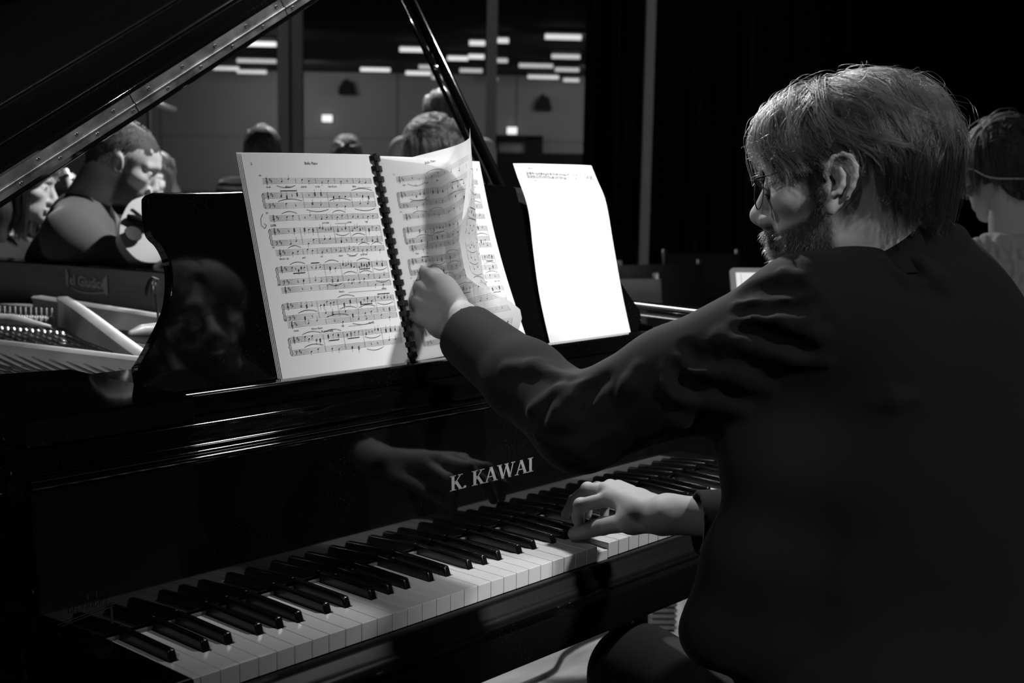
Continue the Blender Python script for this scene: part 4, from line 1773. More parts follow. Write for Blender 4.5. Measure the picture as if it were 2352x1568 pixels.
legs = [((.610, -.42, .545), (.690, -.055, .552), (.660, -.10, .12)), ((.78, -.47, .545), (.90, -.09, .545), (.86, .04, .12))]
for hp, kn, an in legs:
    B_.chain([hp, kn, an], [.060, .046, .032], .03)
    B_.cone(an, (an[0] - .01, an[1] + .10, .07), .028, .024, .02)
bv, bq = B_.mesh(.008)
allv = np.concatenate([hv, rv, lv, bv])
tone = np.full(len(allv), .22)
tone[:len(hv)] = face_tone(HF, hv, .30, scalp=.02, beard=.05)
body = skin('body', [(hv, hq), (rv, rq), (lv, lq), (bv, bq)], M['skin'], pian, tone)
body['label'] = 'bearded face, ear, neck and hands'

# jacket
K = Field()
K.ell((.712, -.410, .965), (.162, .118, .210), TA, .05)
K.ell((.705, -.425, .780), (.160, .128, .220), TA, .06)
K.ell((.672, -.425, .620), (.195, .150, .155), TA, .06)
K.cone(SLJ + np.array([.02, -.005, .003]), SRJ + np.array([-.02, .004, .004]), .058, .060, .05)
K.cone(NB + np.array([.004, -.012, -.012]), SLJ + np.array([.012, -.006, .022]), .060, .046, .05)
K.cone(NB + np.array([.004, -.012, -.014]), SRJ + np.array([-.01, .0, .022]), .058, .044, .04)
K.cone(SLJ, SLJ * .45 + ELJ * .55, .066, .060, .03)
K.cone(SLJ * .45 + ELJ * .55, ELJ, .060, .054, .02)
fa = CUF - ELJ
K.cone(ELJ, ELJ + fa * .45, .054, .049, .02)
K.cone(ELJ + fa * .45, CUF + fa * .12, .049, .041, .02)
K.cone(SRJ, ERJ, .066, .055, .03)
ra_ = CUR - ERJ
K.cone(ERJ, CUR + ra_ * .10, .054, .039, .02)
K.cone(J(1775, 930, 1.45), (.68, -.40, .93), .045, .06, .05)
K.cone(J(1760, 1010, 1.45), (.68, -.40, .86), .045, .06, .05)
# front panels falling open beside the lap
fp = [J(1765, 1100, 1.42), J(1715, 1290, 1.42), J(1645, 1450, 1.43)]
K.chain(fp, [.030, .028, .022], .05)
for a, z in zip(fp, (.90, .78, .68)):
    K.cone(a, (.66, -.40, z), .030, .06, .06)
K.chain([(.84, -.36, .92), (.86, -.30, .78), (.88, -.26, .66)], [.03, .026, .02], .05)
# folds
ridges = [([(1799, 624), (1847, 637), (1877, 667), (1903, 697), (1921, 737)], .0042, .0022),
          ([(1699, 704), (1751, 695), (1817, 688), (1847, 683)], .008, .004),
          ([(1714, 722), (1788, 716), (1847, 727), (1891, 722)], .007, .004),
          ([(1690, 742), (1751, 728), (1817, 745), (1877, 768), (1903, 768)], .009, .005),
          ([(1653, 765), (1706, 775), (1762, 800), (1814, 818), (1899, 829)], .008, .0055),
          ([(1645, 780), (1707, 786), (1755, 815)], .008, .004),
          ([(1567, 818), (1580, 838), (1637, 846), (1710, 868), (1767, 893)], .010, .006),
          ([(1535, 852), (1543, 885), (1571, 909), (1637, 921), (1710, 944)], .010, .006),
          ([(1465, 845), (1449, 885), (1429, 917)], .009, .005),
          ([(1347, 885), (1286, 903), (1220, 942)], .008, .005),
          ([(1363, 885), (1318, 922), (1294, 966), (1269, 979)], .008, .005),
          ([(1302, 905), (1286, 942), (1271, 966)], .006, .004),
          ([(1163, 846), (1229, 846), (1310, 872)], .010, .005),
          ([(2072, 590), (2121, 612), (2150, 641), (2169, 661)], .007, .004),
          ([(2040, 592), (2058, 610), (2084, 635), (2110, 650)], .006, .0035),
          ([(2013, 927), (2055, 918), (2099, 914)], .009, .004),
          ([(1240, 1000), (1330, 1030), (1420, 985)], .010, .004),
          ([(1490, 1000), (1560, 960), (1600, 930)], .010, .004)]
base_ops = list(K.ops)
F0 = Field()
F0.ops = base_ops
for pts, r, h in ridges:
    q = [F0.march(*p) for p in pts]
    q = [p for p in q if p is not None]
    vd = -CF
    q = [p + CF * (r - h) for p in q]
    n = len(q)
    if n > 1:
        rad = [r * (.45 if i in (0, n - 1) else 1) for i in range(n)]
        q = [p + CF * ((r - x) * -.2) for p, x in zip(q, rad)]
        K.chain(q, rad, .012)
# valleys beside the folds
for pts, r in (([(1710, 665), (1760, 660), (1820, 662)], .008), ([(1700, 712), (1760, 706), (1840, 708)], .006), ([(1385, 868), (1350, 895), (1332, 930)], .007),
               ([(1575, 800), (1592, 822), (1640, 826)], .007), ([(1552, 850), (1562, 880), (1600, 896)], .007), ([(1700, 755), (1780, 772), (1850, 800)], .006), ([(2045, 578), (2070, 600), (2100, 628)], .006)):
    q = [F0.march(*p) for p in pts]
    q = [p - CF * r * .35 for p in q if p is not None]
    if len(q) > 1:
        K.chain(q, r, .012, 's')
# open cuffs
for c, a, r in ((CUF, fa, .036), (CUR, ra_, .034)):
    a = a / np.linalg.norm(a)
    K.half(c, a, c - .09, c + .09, .003)
    K.cone(c - a * .035, c + a * .05, r - .003, r, .003, 's')
jv, jq = K.mesh(.0038)
skin('jacket', [(jv, jq)], M['jacket'], pian, label='dark wool jacket with creased sleeves')
# cuff hem and its buttons side
for c, a, r in ((CUF, fa, .0405), (CUR, ra_, .0385)):
    a = a / np.linalg.norm(a)
    e1 = np.cross(a, [0, 0, 1.0])
    e1 /= np.linalg.norm(e1)
    e2 = np.cross(a, e1)
    ring = [c - a * .016 + (e1 * math.cos(t) + e2 * math.sin(t)) * r for t in np.linspace(0, 2 * PI, 33)]
    MB().tube(ring, .0016, 6, cap=False).build('cuff_seam', M['jacket'], pian, sm=True)
# turned-down collar
cn = MB()
NC = NB + np.array([.0, -.004, 0])


def collar(u, v):
    a = (u - .5) * math.radians(290)
    back = -TF * math.cos(a) + TR * math.sin(a)
    c = math.cos(a)
    prof = catmull([(.0640, .020), (.0645, .044), (.0700, .050), (.0770, .040), (.0860, .016), (.0930, .000)], 4)
    i = min(int(v * (len(prof) - 1)), len(prof) - 2)
    fr_ = v * (len(prof) - 1) - i
    r, z = prof[i] * (1 - fr_) + prof[i + 1] * fr_
    z = z * (.72 + .28 * c)
    p = NC + back * r * (1.0 + .06 * abs(math.sin(a))) + np.array([0, 0, z]) + TF * (.010 + .014 * (1 - c))
    return p + np.array([0, 0, -.034 * (1 - c) ** 1.3 + .012])


cn.grid(collar, 48, 20).build('collar', M['jacket'], pian, sm=True, thick=.0022)

# trousers and shoes
T = Field()
for hp, kn, an in legs:
    T.chain([hp, kn], [.082, .066], .05)
    T.chain([kn, an], [.064, .050], .03)
T.ell((.675, -.43, .545), (.185, .145, .085), TA, .05)
tv, tq = T.mesh(.007)
skin('trousers', [(tv, tq)], M['trousers'], pian)
for hp, kn, an in legs:
    S_ = Field()
    S_.cone((an[0], an[1] - .02, .045), (an[0] - .012, an[1] + .15, .034), .042, .034, .02)
    S_.cone((an[0], an[1] - .02, .045), (an[0], an[1] - .005, .10), .040, .044, .02)
    S_.half((an[0], an[1], .004), (0, 0, -1), np.array(an) - .3, np.array(an) + .3)
    sv, sq = S_.mesh(.005)
    skin('shoe', [(sv, sq)], M['shoe'], pian)

# hair: strands laid over the skull in swept layers
def ell_hair(n, seed, roots, flow, zmin, lift0, lift1, steps=28, step=.0068, cl=.40, wob=.6, C0=(-.008, 0, .036), R0=(.099, .078, .084)):
    r = np.random.default_rng(seed)
    C0, R0 = np.array(C0), np.array(R0)
    D = roots(r, n)
    D /= np.linalg.norm(D, axis=1)[:, None]
    lvl = lift0 + (lift1 - lift0) * r.random(n) ** 1.3 + np.where(r.random(n) < .03, r.uniform(0, .06, n), 0)
    # clumps
    nc = max(20, n // 45)
    cd = D[r.integers(0, n, nc)]
    ci = np.argmax(D @ cd.T + r.normal(0, .003, (n, nc)), 1)
    ang = r.normal(0, cl, nc)[ci] + r.normal(0, .16, n)
    ph, am = r.uniform(0, 6.3, nc)[ci] + r.normal(0, .3, n), r.uniform(.2, 1, nc)[ci] * wob
    L = r.uniform(.8, 1.15, n)
    P = np.zeros((n, steps, 3))
    p = C0 + D * R0 * 1.0
    alive = np.ones(n, bool)
    jit = r.normal(0, .014, n)
    for i in range(steps):
        P[:, i] = p
        t = i / (steps - 1)
        d = (p - C0) / R0
        nn = d / R0
        nn /= np.linalg.norm(nn, axis=1)[:, None]
        v = flow(p, t)
        v = v - nn * (v * nn).sum(1)[:, None]
        v /= np.linalg.norm(v, axis=1)[:, None] + 1e-9
        b = np.cross(nn, v)
        a = ang * (1 - .3 * t) + am * np.sin(ph + t * 5.0)
        v = v * np.cos(a)[:, None] + b * np.sin(a)[:, None]
        q = p + v * (step * L)[:, None]
        s = 1.0 + (lvl - 1.0) * min(1, .25 + t * 2.2)
        d = (q - C0) / R0
        d *= (s / np.linalg.norm(d, axis=1))[:, None]
        # hang straight down below the widest part
        q2 = C0 + d * R0
        low = np.clip((C0[2] + .004 - q2[:, 2]) / .03, 0, 1)[:, None]
        hang = p + np.stack([np.full(n, .0012), -np.sign(p[:, 1]) * .0006, np.full(n, -step)], 1) * L[:, None] + (v * .0016)
        q = q2 * (1 - low) + hang * low
        alive &= q[:, 2] > zmin(q) + jit
        p = np.where(alive[:, None], q, p + (q - p) * .02)
    return P


def flow_p(p, t):
    x, y, z = p[:, 0], p[:, 1], p[:, 2]
    sg = np.where(y >= -.012, 1.0, -1.0)
    fwd = np.clip((x + .005) / .055, 0, 1)
    v = np.zeros_like(p)
    v[:, 0] = 1.10 * fwd * np.clip((z - .045) / .05, 0, 1) - .75 * (1 - fwd) - .55 * fwd * np.clip((.062 - z) / .03, 0, 1)
    v[:, 1] = sg * (.50 + .25 * fwd)
    v[:, 2] = -.8 - .5 * np.clip((.05 - z) / .06, 0, 1)
    return v


def zmin_p(q):
    x = q[:, 0]
    z = np.interp(x, [-.105, -.075, -.052, -.032, -.012, .03, .085, .11], [-.058, -.036, -.016, .008, .036, .040, .046, .056])
    return np.maximum(z, -.066)


def roots_p(r, n):
    D = np.zeros((n, 3))
    D[:, 0] = r.uniform(-1.0, .98, n)
    D[:, 1] = r.normal(-.05, .34, n)
    D[:, 2] = r.uniform(.12, 1.1, n)
    D[:, 2] = np.where(D[:, 0] > .25, np.abs(D[:, 2]) * .6 + .62, D[:, 2])
    return D


def locks(guides, per, spread, seed, close=.55, deep=.004):
    """each guide strand becomes a lock of hairs drawn together towards its tip"""
    r = np.random.default_rng(seed)
    n, k = guides.shape[:2]
    o = r.normal(0, spread, (n, per, 1, 3))
    t = np.linspace(0, 1, k)[None, None, :, None]
    wv = r.normal(0, .0016, (n, per, 1, 3)) * np.sin(t * r.uniform(3, 8, (n, per, 1, 1)) + r.uniform(0, 6, (n, per, 1, 1)))
    d = guides - np.array((-.008, 0, .036))
    d = d / np.linalg.norm(d, axis=2)[..., None]
    out = guides[:, None] + o * (1 - close * t) + wv + d[:, None] * (r.uniform(-deep, deep, (n, per, 1, 1)) * np.minimum(1, t * 3))
    stray = r.random((n, per, 1, 1)) < .04
    out = out + np.where(stray, d[:, None] * .010 * t * t, 0)
    return out.reshape(n * per, k, 3)


Gd = ell_hair(640, 4, roots_p, flow_p, zmin_p, 1.03, 1.22, cl=.34, wob=.45, C0=(.001, 0, .036), R0=(.098, .079, .084))
Pl = np.concatenate([locks(Gd, 24, .0042, 21), ell_hair(2500, 14, roots_p, flow_p, zmin_p, 1.02, 1.10)])
kk = Pl.shape[1]
rad = np.linspace(1, .45, kk) * .00026
hair_o = strands('hair', HF.w(Pl), rad, M['hair'], pian, label='tousled brown hair reaching the collar')
hair_o['kind'] = 'stuff'
# flyaway hairs on the crown
def flow_f(p, t):
    v = flow_p(p, t)
    return v


Pf = ell_hair(220, 9, roots_p, flow_p, zmin_p, 1.14, 1.34, steps=14, step=.006, cl=.9, wob=1.2)
fo = strands('flyaway_hair', HF.w(Pf), np.linspace(1, .5, 14) * .00016, M['hair'], pian)
fo['kind'] = 'stuff'
# beard and moustache grown from the skin
lq_ = HF.l(hv)
bm = beard_mask(lq_)
cand = np.where((bm > .55) & (lq_[:, 1] > -.045))[0]
r = np.random.default_rng(8)
sel = r.choice(cand, 5200)
fn_ = Field()
fn_.ops = F.ops
Pb = hv[sel]
e = .002
gx = np.stack([F.value(Pb + np.eye(3)[i] * e) - F.value(Pb - np.eye(3)[i] * e) for i in range(3)], 1)
gx /= np.linalg.norm(gx, axis=1)[:, None] + 1e-9
dn = -HF.B[2] * .9 - HF.B[0] * .15
L = r.uniform(.005, .013, len(sel))
lz = lq_[sel]
L = np.where(lz[:, 2] < -.07, L * 1.25, L)
steps = 6
S = np.zeros((len(sel), steps, 3))
p = Pb.copy()
rd = r.normal(0, .35, (len(sel), 3))
for i in range(steps):
    S[:, i] = p
    t = i / (steps - 1)
    v = gx * (.75 - .45 * t) + dn * (.35 + .8 * t) + rd
    v /= np.linalg.norm(v, axis=1)[:, None]
    p = p + v * (L / steps)[:, None]
bo = strands('beard', S, np.linspace(1, .4, steps) * .00017, M['beard'], pian, label='full dark beard and moustache')
bo['kind'] = 'stuff'
# eyebrows
eb = np.where((np.abs(lq_[:, 2] - .038) < .006) & (lq_[:, 0] > .07) & (np.abs(lq_[:, 1]) < .052) & (np.abs(lq_[:, 1]) > .012))[0]
sel = r.choice(eb, 260)
S = np.zeros((len(sel), 4, 3))
p = hv[sel]
for i in range(4):
    S[:, i] = p
    p = p + (HF.B[0] * .0012 - HF.B[2] * .0002 + HF.B[1] * (.0016 * np.sign(lq_[sel, 1]))[:, None] + r.normal(0, .0005, (len(sel), 3)))
eo = strands('eyebrows', S, np.linspace(1, .4, 4) * .00018, M['beard'], pian)
eo['kind'] = 'stuff'

# round spectacles
gl = MB()
def lens_ring(cy):
    c = np.array([.1005, cy, .0075])
    ax = np.array([0, 1.0, 0])
    up_ = np.array([-.10, 0, .995])
    return [c + ax * .0225 * math.cos(t) + up_ * .0205 * math.sin(t) for t in np.linspace(0, 2 * PI, 29)]


for cy in (.0345, -.0345):
    gl.tube([HF.w(q) for q in lens_ring(cy)], .00085, 6, cap=False)
gl.tube([HF.w(q) for q in ((.1010, .0125, .0115), (.1035, 0, .0150), (.1010, -.0125, .0115))], .0009, 6)
for s in (1, -1):
    gl.tube([HF.w(q) for q in ((.1010, .0545 * s, .0185), (.0995, .0640 * s, .0205), (.094, .0680 * s, .0215), (.050, .0745 * s, .0300), (.010, .0785 * s, .0385), (-.006, .0800 * s, .0350))], .0011, 6)
    gl.tube([HF.w(q) for q in ((.0985, .0135 * s, .004), (.0945, .0110 * s, .001))], .0007, 5)
    gl.lathe(HF.w((.0935, .0105 * s, .0005)), [(.0005, -.001), (.003, -.0006), (.003, .0006), (.0005, .001)], 8, HF.B[1])
    gl.tube([HF.w(q) for q in ((.1005, .0565 * s, .0170), (.1005, .0560 * s, .0215))], .0016, 6)
go = gl.build('eyeglasses', M['frame'], pian, sm=True, label='thin dark round-lensed glasses')
for cy in (.0345, -.0345):
    ring = lens_ring(cy)[:-1]
    ring = [np.array([.1005, cy, .0075]) + (q - np.array([.1005, cy, .0075])) * .97 for q in ring]
    n = len(ring)
    v = [HF.w(q + np.array([.0006, 0, 0])) for q in ring] + [HF.w(q - np.array([.0006, 0, 0])) for q in ring]
    f = [tuple(range(n)), tuple(range(n, 2 * n))[::-1]] + [(i, (i + 1) % n, (i + 1) % n + n, i + n) for i in range(n)]
    obj('lens', v, f, M['lens'], go)

# the bench he sits on
bn = thing('piano_bench', 'black piano bench under the seated pianist', 'bench', (.68, -.47, 0))
MB().box(.40, .96, -.64, -.30, .405, .462).build('seat', M['shoe'], bn, bevel=.02, seg=3)
MB().box(.42, .94, -.62, -.32, .35, .41).build('seat_frame', M['lacquer_plain'], bn, bevel=.004)
for x in (.44, .92):
    for y in (-.60, -.34):
        MB().tube([(x, y, .0), (x, y, .36)], [.018, .024], 10).build('leg', M['lacquer_plain'], bn, sm=40)
# ------------------------------------------------------------------ the other players and the hall behind
A_R, A_F = math.atan2(CR[1], CR[0]), math.atan2(CF[1], CF[0])       # headings: to the right of the view, straight ahead
M['sweater_dark'] = mat('dark_grey_sweater', .085, .9, spec=.15, sheen=.2, bump=(160, .4, .002, (1, 1, 3)))
M['cable_knit'] = mat('pale_cable_knit', .42, .9, spec=.15, sheen=.2, bump=(260, .5, .0015))
M['shirt'] = mat('white_shirt', .55, .8)
M['dark_cloth'] = mat('dark_cloth', .010, .9)
M['hair_dark'] = mat('dark_hair_mass', .012, .75, bump=(120, .8, .004, (1, 1, .2)))
M['hair_fair'] = mat('fair_hair_mass', .05, .7, bump=(120, .8, .004, (1, 1, .2)))
M['strand_dark'] = hair_mat('dark_hair', .009, .35)
M['strand_mid'] = hair_mat('mid_hair', .03, .35)
M['strand_fair'] = hair_mat('fair_hair', .16, .35)
M['varnish'] = mat('violin_varnish', .45, .22, coat=.4)
M['ebony_wood'] = mat('ebony_fittings', .01, .65, spec=.2)
st_m = bpy.data.materials.new('striped_knit')
st_m.use_nodes = True
nt = st_m.node_tree
tc = nt.nodes.new('ShaderNodeTexCoord')
wv = nt.nodes.new('ShaderNodeTexWave')
wv.bands_direction = 'Z'
wv.inputs['Scale'].default_value = 9
wv.inputs['Distortion'].default_value = 1.5
cr = nt.nodes.new('ShaderNodeValToRGB')
cr.color_ramp.interpolation = 'CONSTANT'
cr.color_ramp.elements[0].color = (.01, .01, .01, 1)
cr.color_ramp.elements[1].position = .5
cr.color_ramp.elements[1].color = (.45, .45, .45, 1)
nt.links.new(tc.outputs['Object'], wv.inputs['Vector'])
nt.links.new(wv.outputs['Color'], cr.inputs[0])
nt.links.new(cr.outputs[0], nt.nodes['Principled BSDF'].inputs['Base Color'])
nt.nodes['Principled BSDF'].inputs['Roughness'].default_value = .9
M['stripes'] = st_m


def shell_hair(fr, name, m, parent, long=0.0, puff=0.0, curly=0, h=.005, face_open=True, front=.085, seed=1, low=-.06):
    """hair as a thick shell over the skull, open at the face"""
    k = fr.k
    H = Field()
    H.ell(fr.w((-.010, 0, .042)), np.array((.104 + puff, .083 + puff, .088 + puff)) * k, fr.B, .01)
    H.cone(fr.w((-.055, .0, .02)), fr.w((-.060, 0, low)), (.066 + puff) * k, (.050 + puff) * k, .03)
    if long:
        for s in (1, -1):
            H.chain([fr.w((-.005, .070 * s, .03)), fr.w((-.015, .082 * s, -.06)), fr.w((-.02, .085 * s, -.06 - long))], [.026 * k, .032 * k, .022 * k], .03)
        H.cone(fr.w((-.06, 0, -.03)), fr.w((-.075, 0, -.06 - long)), .062 * k, .05 * k, .03)
    if curly:
        r = np.random.default_rng(seed)
        for i in range(curly):
            d = r.normal(0, 1, 3)
            d[2] = abs(d[2]) * .9 - .25
            d /= np.linalg.norm(d)
            if d[0] > .55 and d[2] < .5:
                continue
            c = np.array((-.010, 0, .042)) + d * np.array((.104 + puff, .083 + puff, .088 + puff))
            H.ell(fr.w(c), np.array((.011, .011, .011)) * k * r.uniform(.6, 1.2), None, .007)
    if face_open:
        H.ell(fr.w((front, 0, -.035)), np.array((.060, .066, .085)) * k, fr.B, .015, 's')
        for s in (1, -1):
            if not long:
                H.ell(fr.w((.012, .085 * s, -.005)), np.array((.026, .03, .04)) * k, fr.B, .01, 's')
    v, q = H.mesh(h)
    return skin(name, [(v, q)], m, parent)


def wisps(fr, n, m, parent, puff=.0, curl=.004, seed=2, L=.035, wr=.0007):
    r = np.random.default_rng(seed)
    d = r.normal(0, 1, (n * 2, 3))
    d /= np.linalg.norm(d, axis=1)[:, None]
    d = d[(d[:, 2] > -.55) & ~((d[:, 0] > .55) & (d[:, 2] < .55))][:n]
    n = len(d)
    p = np.array((-.010, 0, .042)) + d * (np.array((.104, .083, .088)) + puff)
    S = np.zeros((n, 8, 3))
    t = np.cross(d, r.normal(0, 1, (n, 3)))
    t /= np.linalg.norm(t, axis=1)[:, None]
    gv = np.array([-.25, 0, -.95])
    gt = gv - d * (d @ gv)[:, None]
    ph = r.uniform(0, 6, n)
    for i in range(8):
        u = i / 7
        S[:, i] = p + d * (L * .22 * u) + gt * (L * 1.1 * u * u) + t * (curl * np.sin(ph + u * 9))[:, None]
    o = strands('loose_hair', fr.w(S), np.linspace(1, .5, 8) * wr, m, parent)
    o['kind'] = 'stuff'
    return o


def roots_all(r, n):
    D = r.normal(0, 1, (n, 3))
    D[:, 2] = np.abs(D[:, 2]) * .9 + .05
    return D


def flow_down(p, t):
    v = np.zeros_like(p)
    v[:, 0] = p[:, 0] * 3.0 - .15
    v[:, 1] = p[:, 1] * 5.0 + np.where(p[:, 1] >= 0, .12, -.12)
    v[:, 2] = -.6
    return v


def mop(fr, m, parent, seed, zend=-.05, lift=1.30, curl=.5, n=280, wr=.0010, face=.055):
    """a full head of hair in locks falling from the crown"""
    def zf(q):
        return np.where(q[:, 0] > .055, face, np.where(np.abs(q[:, 1]) > .055, zend * .6, zend))
    g = ell_hair(n, seed, roots_all, flow_down, zf, 1.07, lift, steps=20, step=.0100, cl=curl, wob=curl * 1.6)
    S = locks(g, 10, .0050, seed + 1, close=.6, deep=.006)
    o = strands('hair_locks', fr.w(S), np.linspace(1, .6, S.shape[1]) * wr, m, parent)
    o['kind'] = 'stuff'
    return o


def player(label, px, py, d, yaw, pitch, shirt, roll=0.0, tone=.42, scalp=None, beard=None, group=None, h=.0042, seat=True, torso_d=(0, 0), wide=1.0, arms=True, ears=True, drop=.165, back=.055):
    o = dep(px, py, d)
    fr = Frame(o, yaw, pitch, roll)
    root = thing('person', label, 'person', (o[0], o[1], 0), 0, group)
    b = Frame(o, yaw, 0)
    nb = b.w((-back + torso_d[0] * .3, torso_d[1] * .3, -drop))
    F = head_field(fr, ears, neck=((-.028, 0, -.03), tuple(fr.l(nb))), nr=(.053, .060), detail=False)
    hv, hq = F.mesh(h)
    t = face_tone(fr, hv, tone, scalp=scalp, beard=beard)
    zs = nb[2]
    base = .46 if seat else .92
    Bf = Field()
    ch = b.w((-.06 + torso_d[0], torso_d[1], 0))
    f2, l2 = b.B[0], b.B[1]
    hip = np.array([ch[0], ch[1], base]) - f2 * (.05 if seat else 0)
    mid = nb * .55 + hip * .45
    A = np.array([l2, f2, [0, 0, 1.0]])
    Bf.ell((mid[0], mid[1], nb[2] - .22), (.15 * wide, .10, .20), A, .04)
    Bf.cone((mid[0], mid[1], nb[2] - .25), hip + np.array([0, 0, .08]), .11, .12, .04)
    sL, sR = nb + l2 * .165 * wide + np.array([0, 0, -.055]), nb - l2 * .165 * wide + np.array([0, 0, -.055])
    if seat:
        for s in (1, -1):
            hp = hip + l2 * .09 * s + np.array([0, 0, .07])
            kn = hp + f2 * .40
            an = kn + np.array([0, 0, .08 - kn[2]])
            Bf.chain([hp, kn, an], [.07, .052, .036], .03)
            Bf.cone(an, an + f2 * .14 + np.array([0, 0, -.03]), .036, .03, .02)
    else:
        for s in (1, -1):
            hp = hip + l2 * .09 * s
            an = hp * 1.0
            an[2] = .08
            Bf.chain([hp, (hp + an) / 2, an], [.08, .055, .04], .03)
            Bf.cone(an, an + f2 * .14 + np.array([0, 0, -.03]), .036, .03, .02)
    bv, bq = Bf.mesh(.012)
    V = np.concatenate([hv, bv])
    tn = np.concatenate([t, np.full(len(bv), tone)])
    skin('body', [(hv, hq), (bv, bq)], M['skin'], root, tn)
    G = Field()
    G.ell((mid[0], mid[1], nb[2] - .23), (.185 * wide, .125, .215), A, .05)
    G.cone((mid[0], mid[1], nb[2] - .28), hip + np.array([0, 0, .02]), .135, .15, .05)
    G.cone(sL, sR, .062, .062, .05)
    G.cone(nb + np.array([0, 0, -.025]), sL + l2 * -.02, .068, .052, .05)
    G.cone(nb + np.array([0, 0, -.025]), sR + l2 * .02, .068, .052, .05)
    if seat:
        for s in (1, -1):
            hp = hip + l2 * .09 * s + np.array([0, 0, .07])
            kn = hp + f2 * .40
            G.chain([hp, kn, kn + np.array([0, 0, .14 - kn[2]])], [.085, .066, .055], .03)
    else:
        for s in (1, -1):
            hp = hip + l2 * .09 * s
            G.chain([hp, np.array([hp[0], hp[1], .13])], [.10, .06], .03)
    if arms:
        for s, sh in ((1, sL), (-1, sR)):
            el = sh + np.array([0, 0, -.25]) + l2 * .05 * s + f2 * .06
            G.chain([sh, el, el + f2 * .20 + np.array([0, 0, .02])], [.062, .052, .042], .03)
    return root, fr, b, G, nb, sL, sR


def clothe(G, m, root, name='sweater', h=.007):
    v, q = G.mesh(h)
    return skin(name, [(v, q)], m, root)


# violinist in profile
root, fr, b, G, nb, sL, sR = player('violinist with cropped hair and beard in a dark sweater, playing in profile', 273, 380, 3.45, A_R + .16, math.radians(-24), None, roll=.05, tone=.44, scalp=.045, beard=.10, arms=False, torso_d=(-.07, 0), drop=.120, back=.075, wide=1.05)
el = dep(318, 640, 3.30)
G.chain([sR + np.array([0, 0, -.01]), el, dep(400, 612, 3.25)], [.070, .058, .042], .03)
el2 = dep(360, 660, 3.6)
G.chain([sL, el2, dep(470, 590, 3.55)], [.066, .055, .042], .03)
for pts in ([(352, 596), (360, 606), (372, 616)], [(368, 590), (378, 602), (384, 614)], [(130, 470), (170, 480), (220, 520)], [(180, 540), (230, 580), (260, 600)]):
    q = [G.march(*p) for p in pts]
    q = [p for p in q if p is not None]
    if len(q) > 1:
        G.chain(q, .012, .015)
clothe(G, M['sweater_dark'], root)
wisps(fr, 900, M['strand_dark'], root, puff=-.006, curl=.001, L=.010)
# hand holding the bow (behind the desk edge) joined to the cuff
Hf = Field()
hp = dep(404, 606, 3.25)
Hf.ell(hp, (.035, .03, .028), None, .01)
for i in range(4):
    s0 = hp + np.array([0, 0, .012 - .012 * i]) + CR * .02
    Hf.chain([s0, s0 + CR * .03 - CU * .008, s0 + CR * .034 - CU * .028], [.009, .008, .007], .004)
Hf.chain([hp - CU * .01, hp + CR * .02 - CU * .03], [.011, .008], .006)
v, q = Hf.mesh(.004)
skin('hand', [(v, q)], M['skin'], root, np.full(len(v), .44))

# violin: waisted body with ribs, fingerboard, bridge, tailpiece, chin rest
vt = thing('violin', 'pale glossy violin under the chin of the bearded violinist', 'violin', tuple(dep(320, 530, 3.30)))
va = CR * .80 - CU * .30 + CF * .35
va /= np.linalg.norm(va)
vn = -CF * .80 + CU * .55
vn = vn - va * vn.dot(va)
vn /= np.linalg.norm(vn)
vb = np.cross(vn, va)
vo = dep(279, 500, 3.18)


def vp(a, s, n):
    return vo + va * a + vb * s + vn * n


half = catmull([(0, 0), (.012, .060), (.060, .100), (.105, .092), (.135, .066), (.165, .056), (.200, .058), (.225, .078), (.268, .083), (.320, .062), (.352, .022), (.355, 0)], 4)
outl = [tuple(p) for p in half] + [(p[0], -p[1]) for p in half[-2:0:-1]]
n = len(outl)
v = [vp(a, s, 0) for a, s in outl] + [vp(a, s, -.034) for a, s in outl] + [vp(.17, 0, .014), vp(.17, 0, -.046)]
rings = [[vp(.17 + (a - .17) * .6, s * .6, .010) for a, s in outl]]
v += rings[0]
f = [(i, (i + 1) % n, n + (i + 1) % n, n + i) for i in range(n)]
R0 = 2 * n + 2
f += [(i, R0 + i, R0 + (i + 1) % n, (i + 1) % n) for i in range(n)] + [(R0 + i, 2 * n, R0 + (i + 1) % n) for i in range(n)] + [(n + i, n + (i + 1) % n, 2 * n + 1) for i in range(n)]
obj('body', v, f, M['varnish'], vt, sm=50)
fbm = MB()
fbm.add([vp(a, s, nn) for a in (.23, .50) for s in (-.015, .015) for nn in (.012, .024)], [(0, 1, 3, 2), (4, 6, 7, 5), (0, 4, 5, 1), (2, 3, 7, 6), (1, 5, 7, 3), (0, 2, 6, 4)])
fbm.build('fingerboard', M['ebony_wood'], vt)
MB().tube([vp(.34, 0, .0), vp(.49, 0, .002), vp(.55, 0, -.005), vp(.585, 0, -.015), vp(.575, 0, -.03)], [.018, .012, .010, .012, .009], 10).build('neck', M['varnish'], vt, sm=True)
MB().add([vp(.175 + a, s, nn) for a in (-.002, .002) for s, nn in ((-.022, .012), (.022, .012), (.02, .034), (0, .042), (-.02, .034))], [(0, 1, 2, 3, 4), (9, 8, 7, 6, 5)] + [(i, (i + 1) % 5, (i + 1) % 5 + 5, i + 5) for i in range(5)]).build('bridge', M['felt'], vt)
MB().tube([vp(.01, 0, .010), vp(.06, 0, .018), (vp(.12, 0, .022))], [.008, .016, .012], 8).build('tailpiece', M['ebony_wood'], vt, sm=True)
MB().lathe(vp(.035, -.045, .016), [(.018, -.004), (.022, .0), (.020, .002), (.004, .0005)], 14, vn).build('chin_rest', M['ebony_wood'], vt, sm=40)
for s in (-.011, -.004, .004, .011):
    MB().tube([vp(.12, s, .024), vp(.175, s, .042), vp(.50, s * .6, .026)], .0007, 4).build('string', M['steel'], vt)
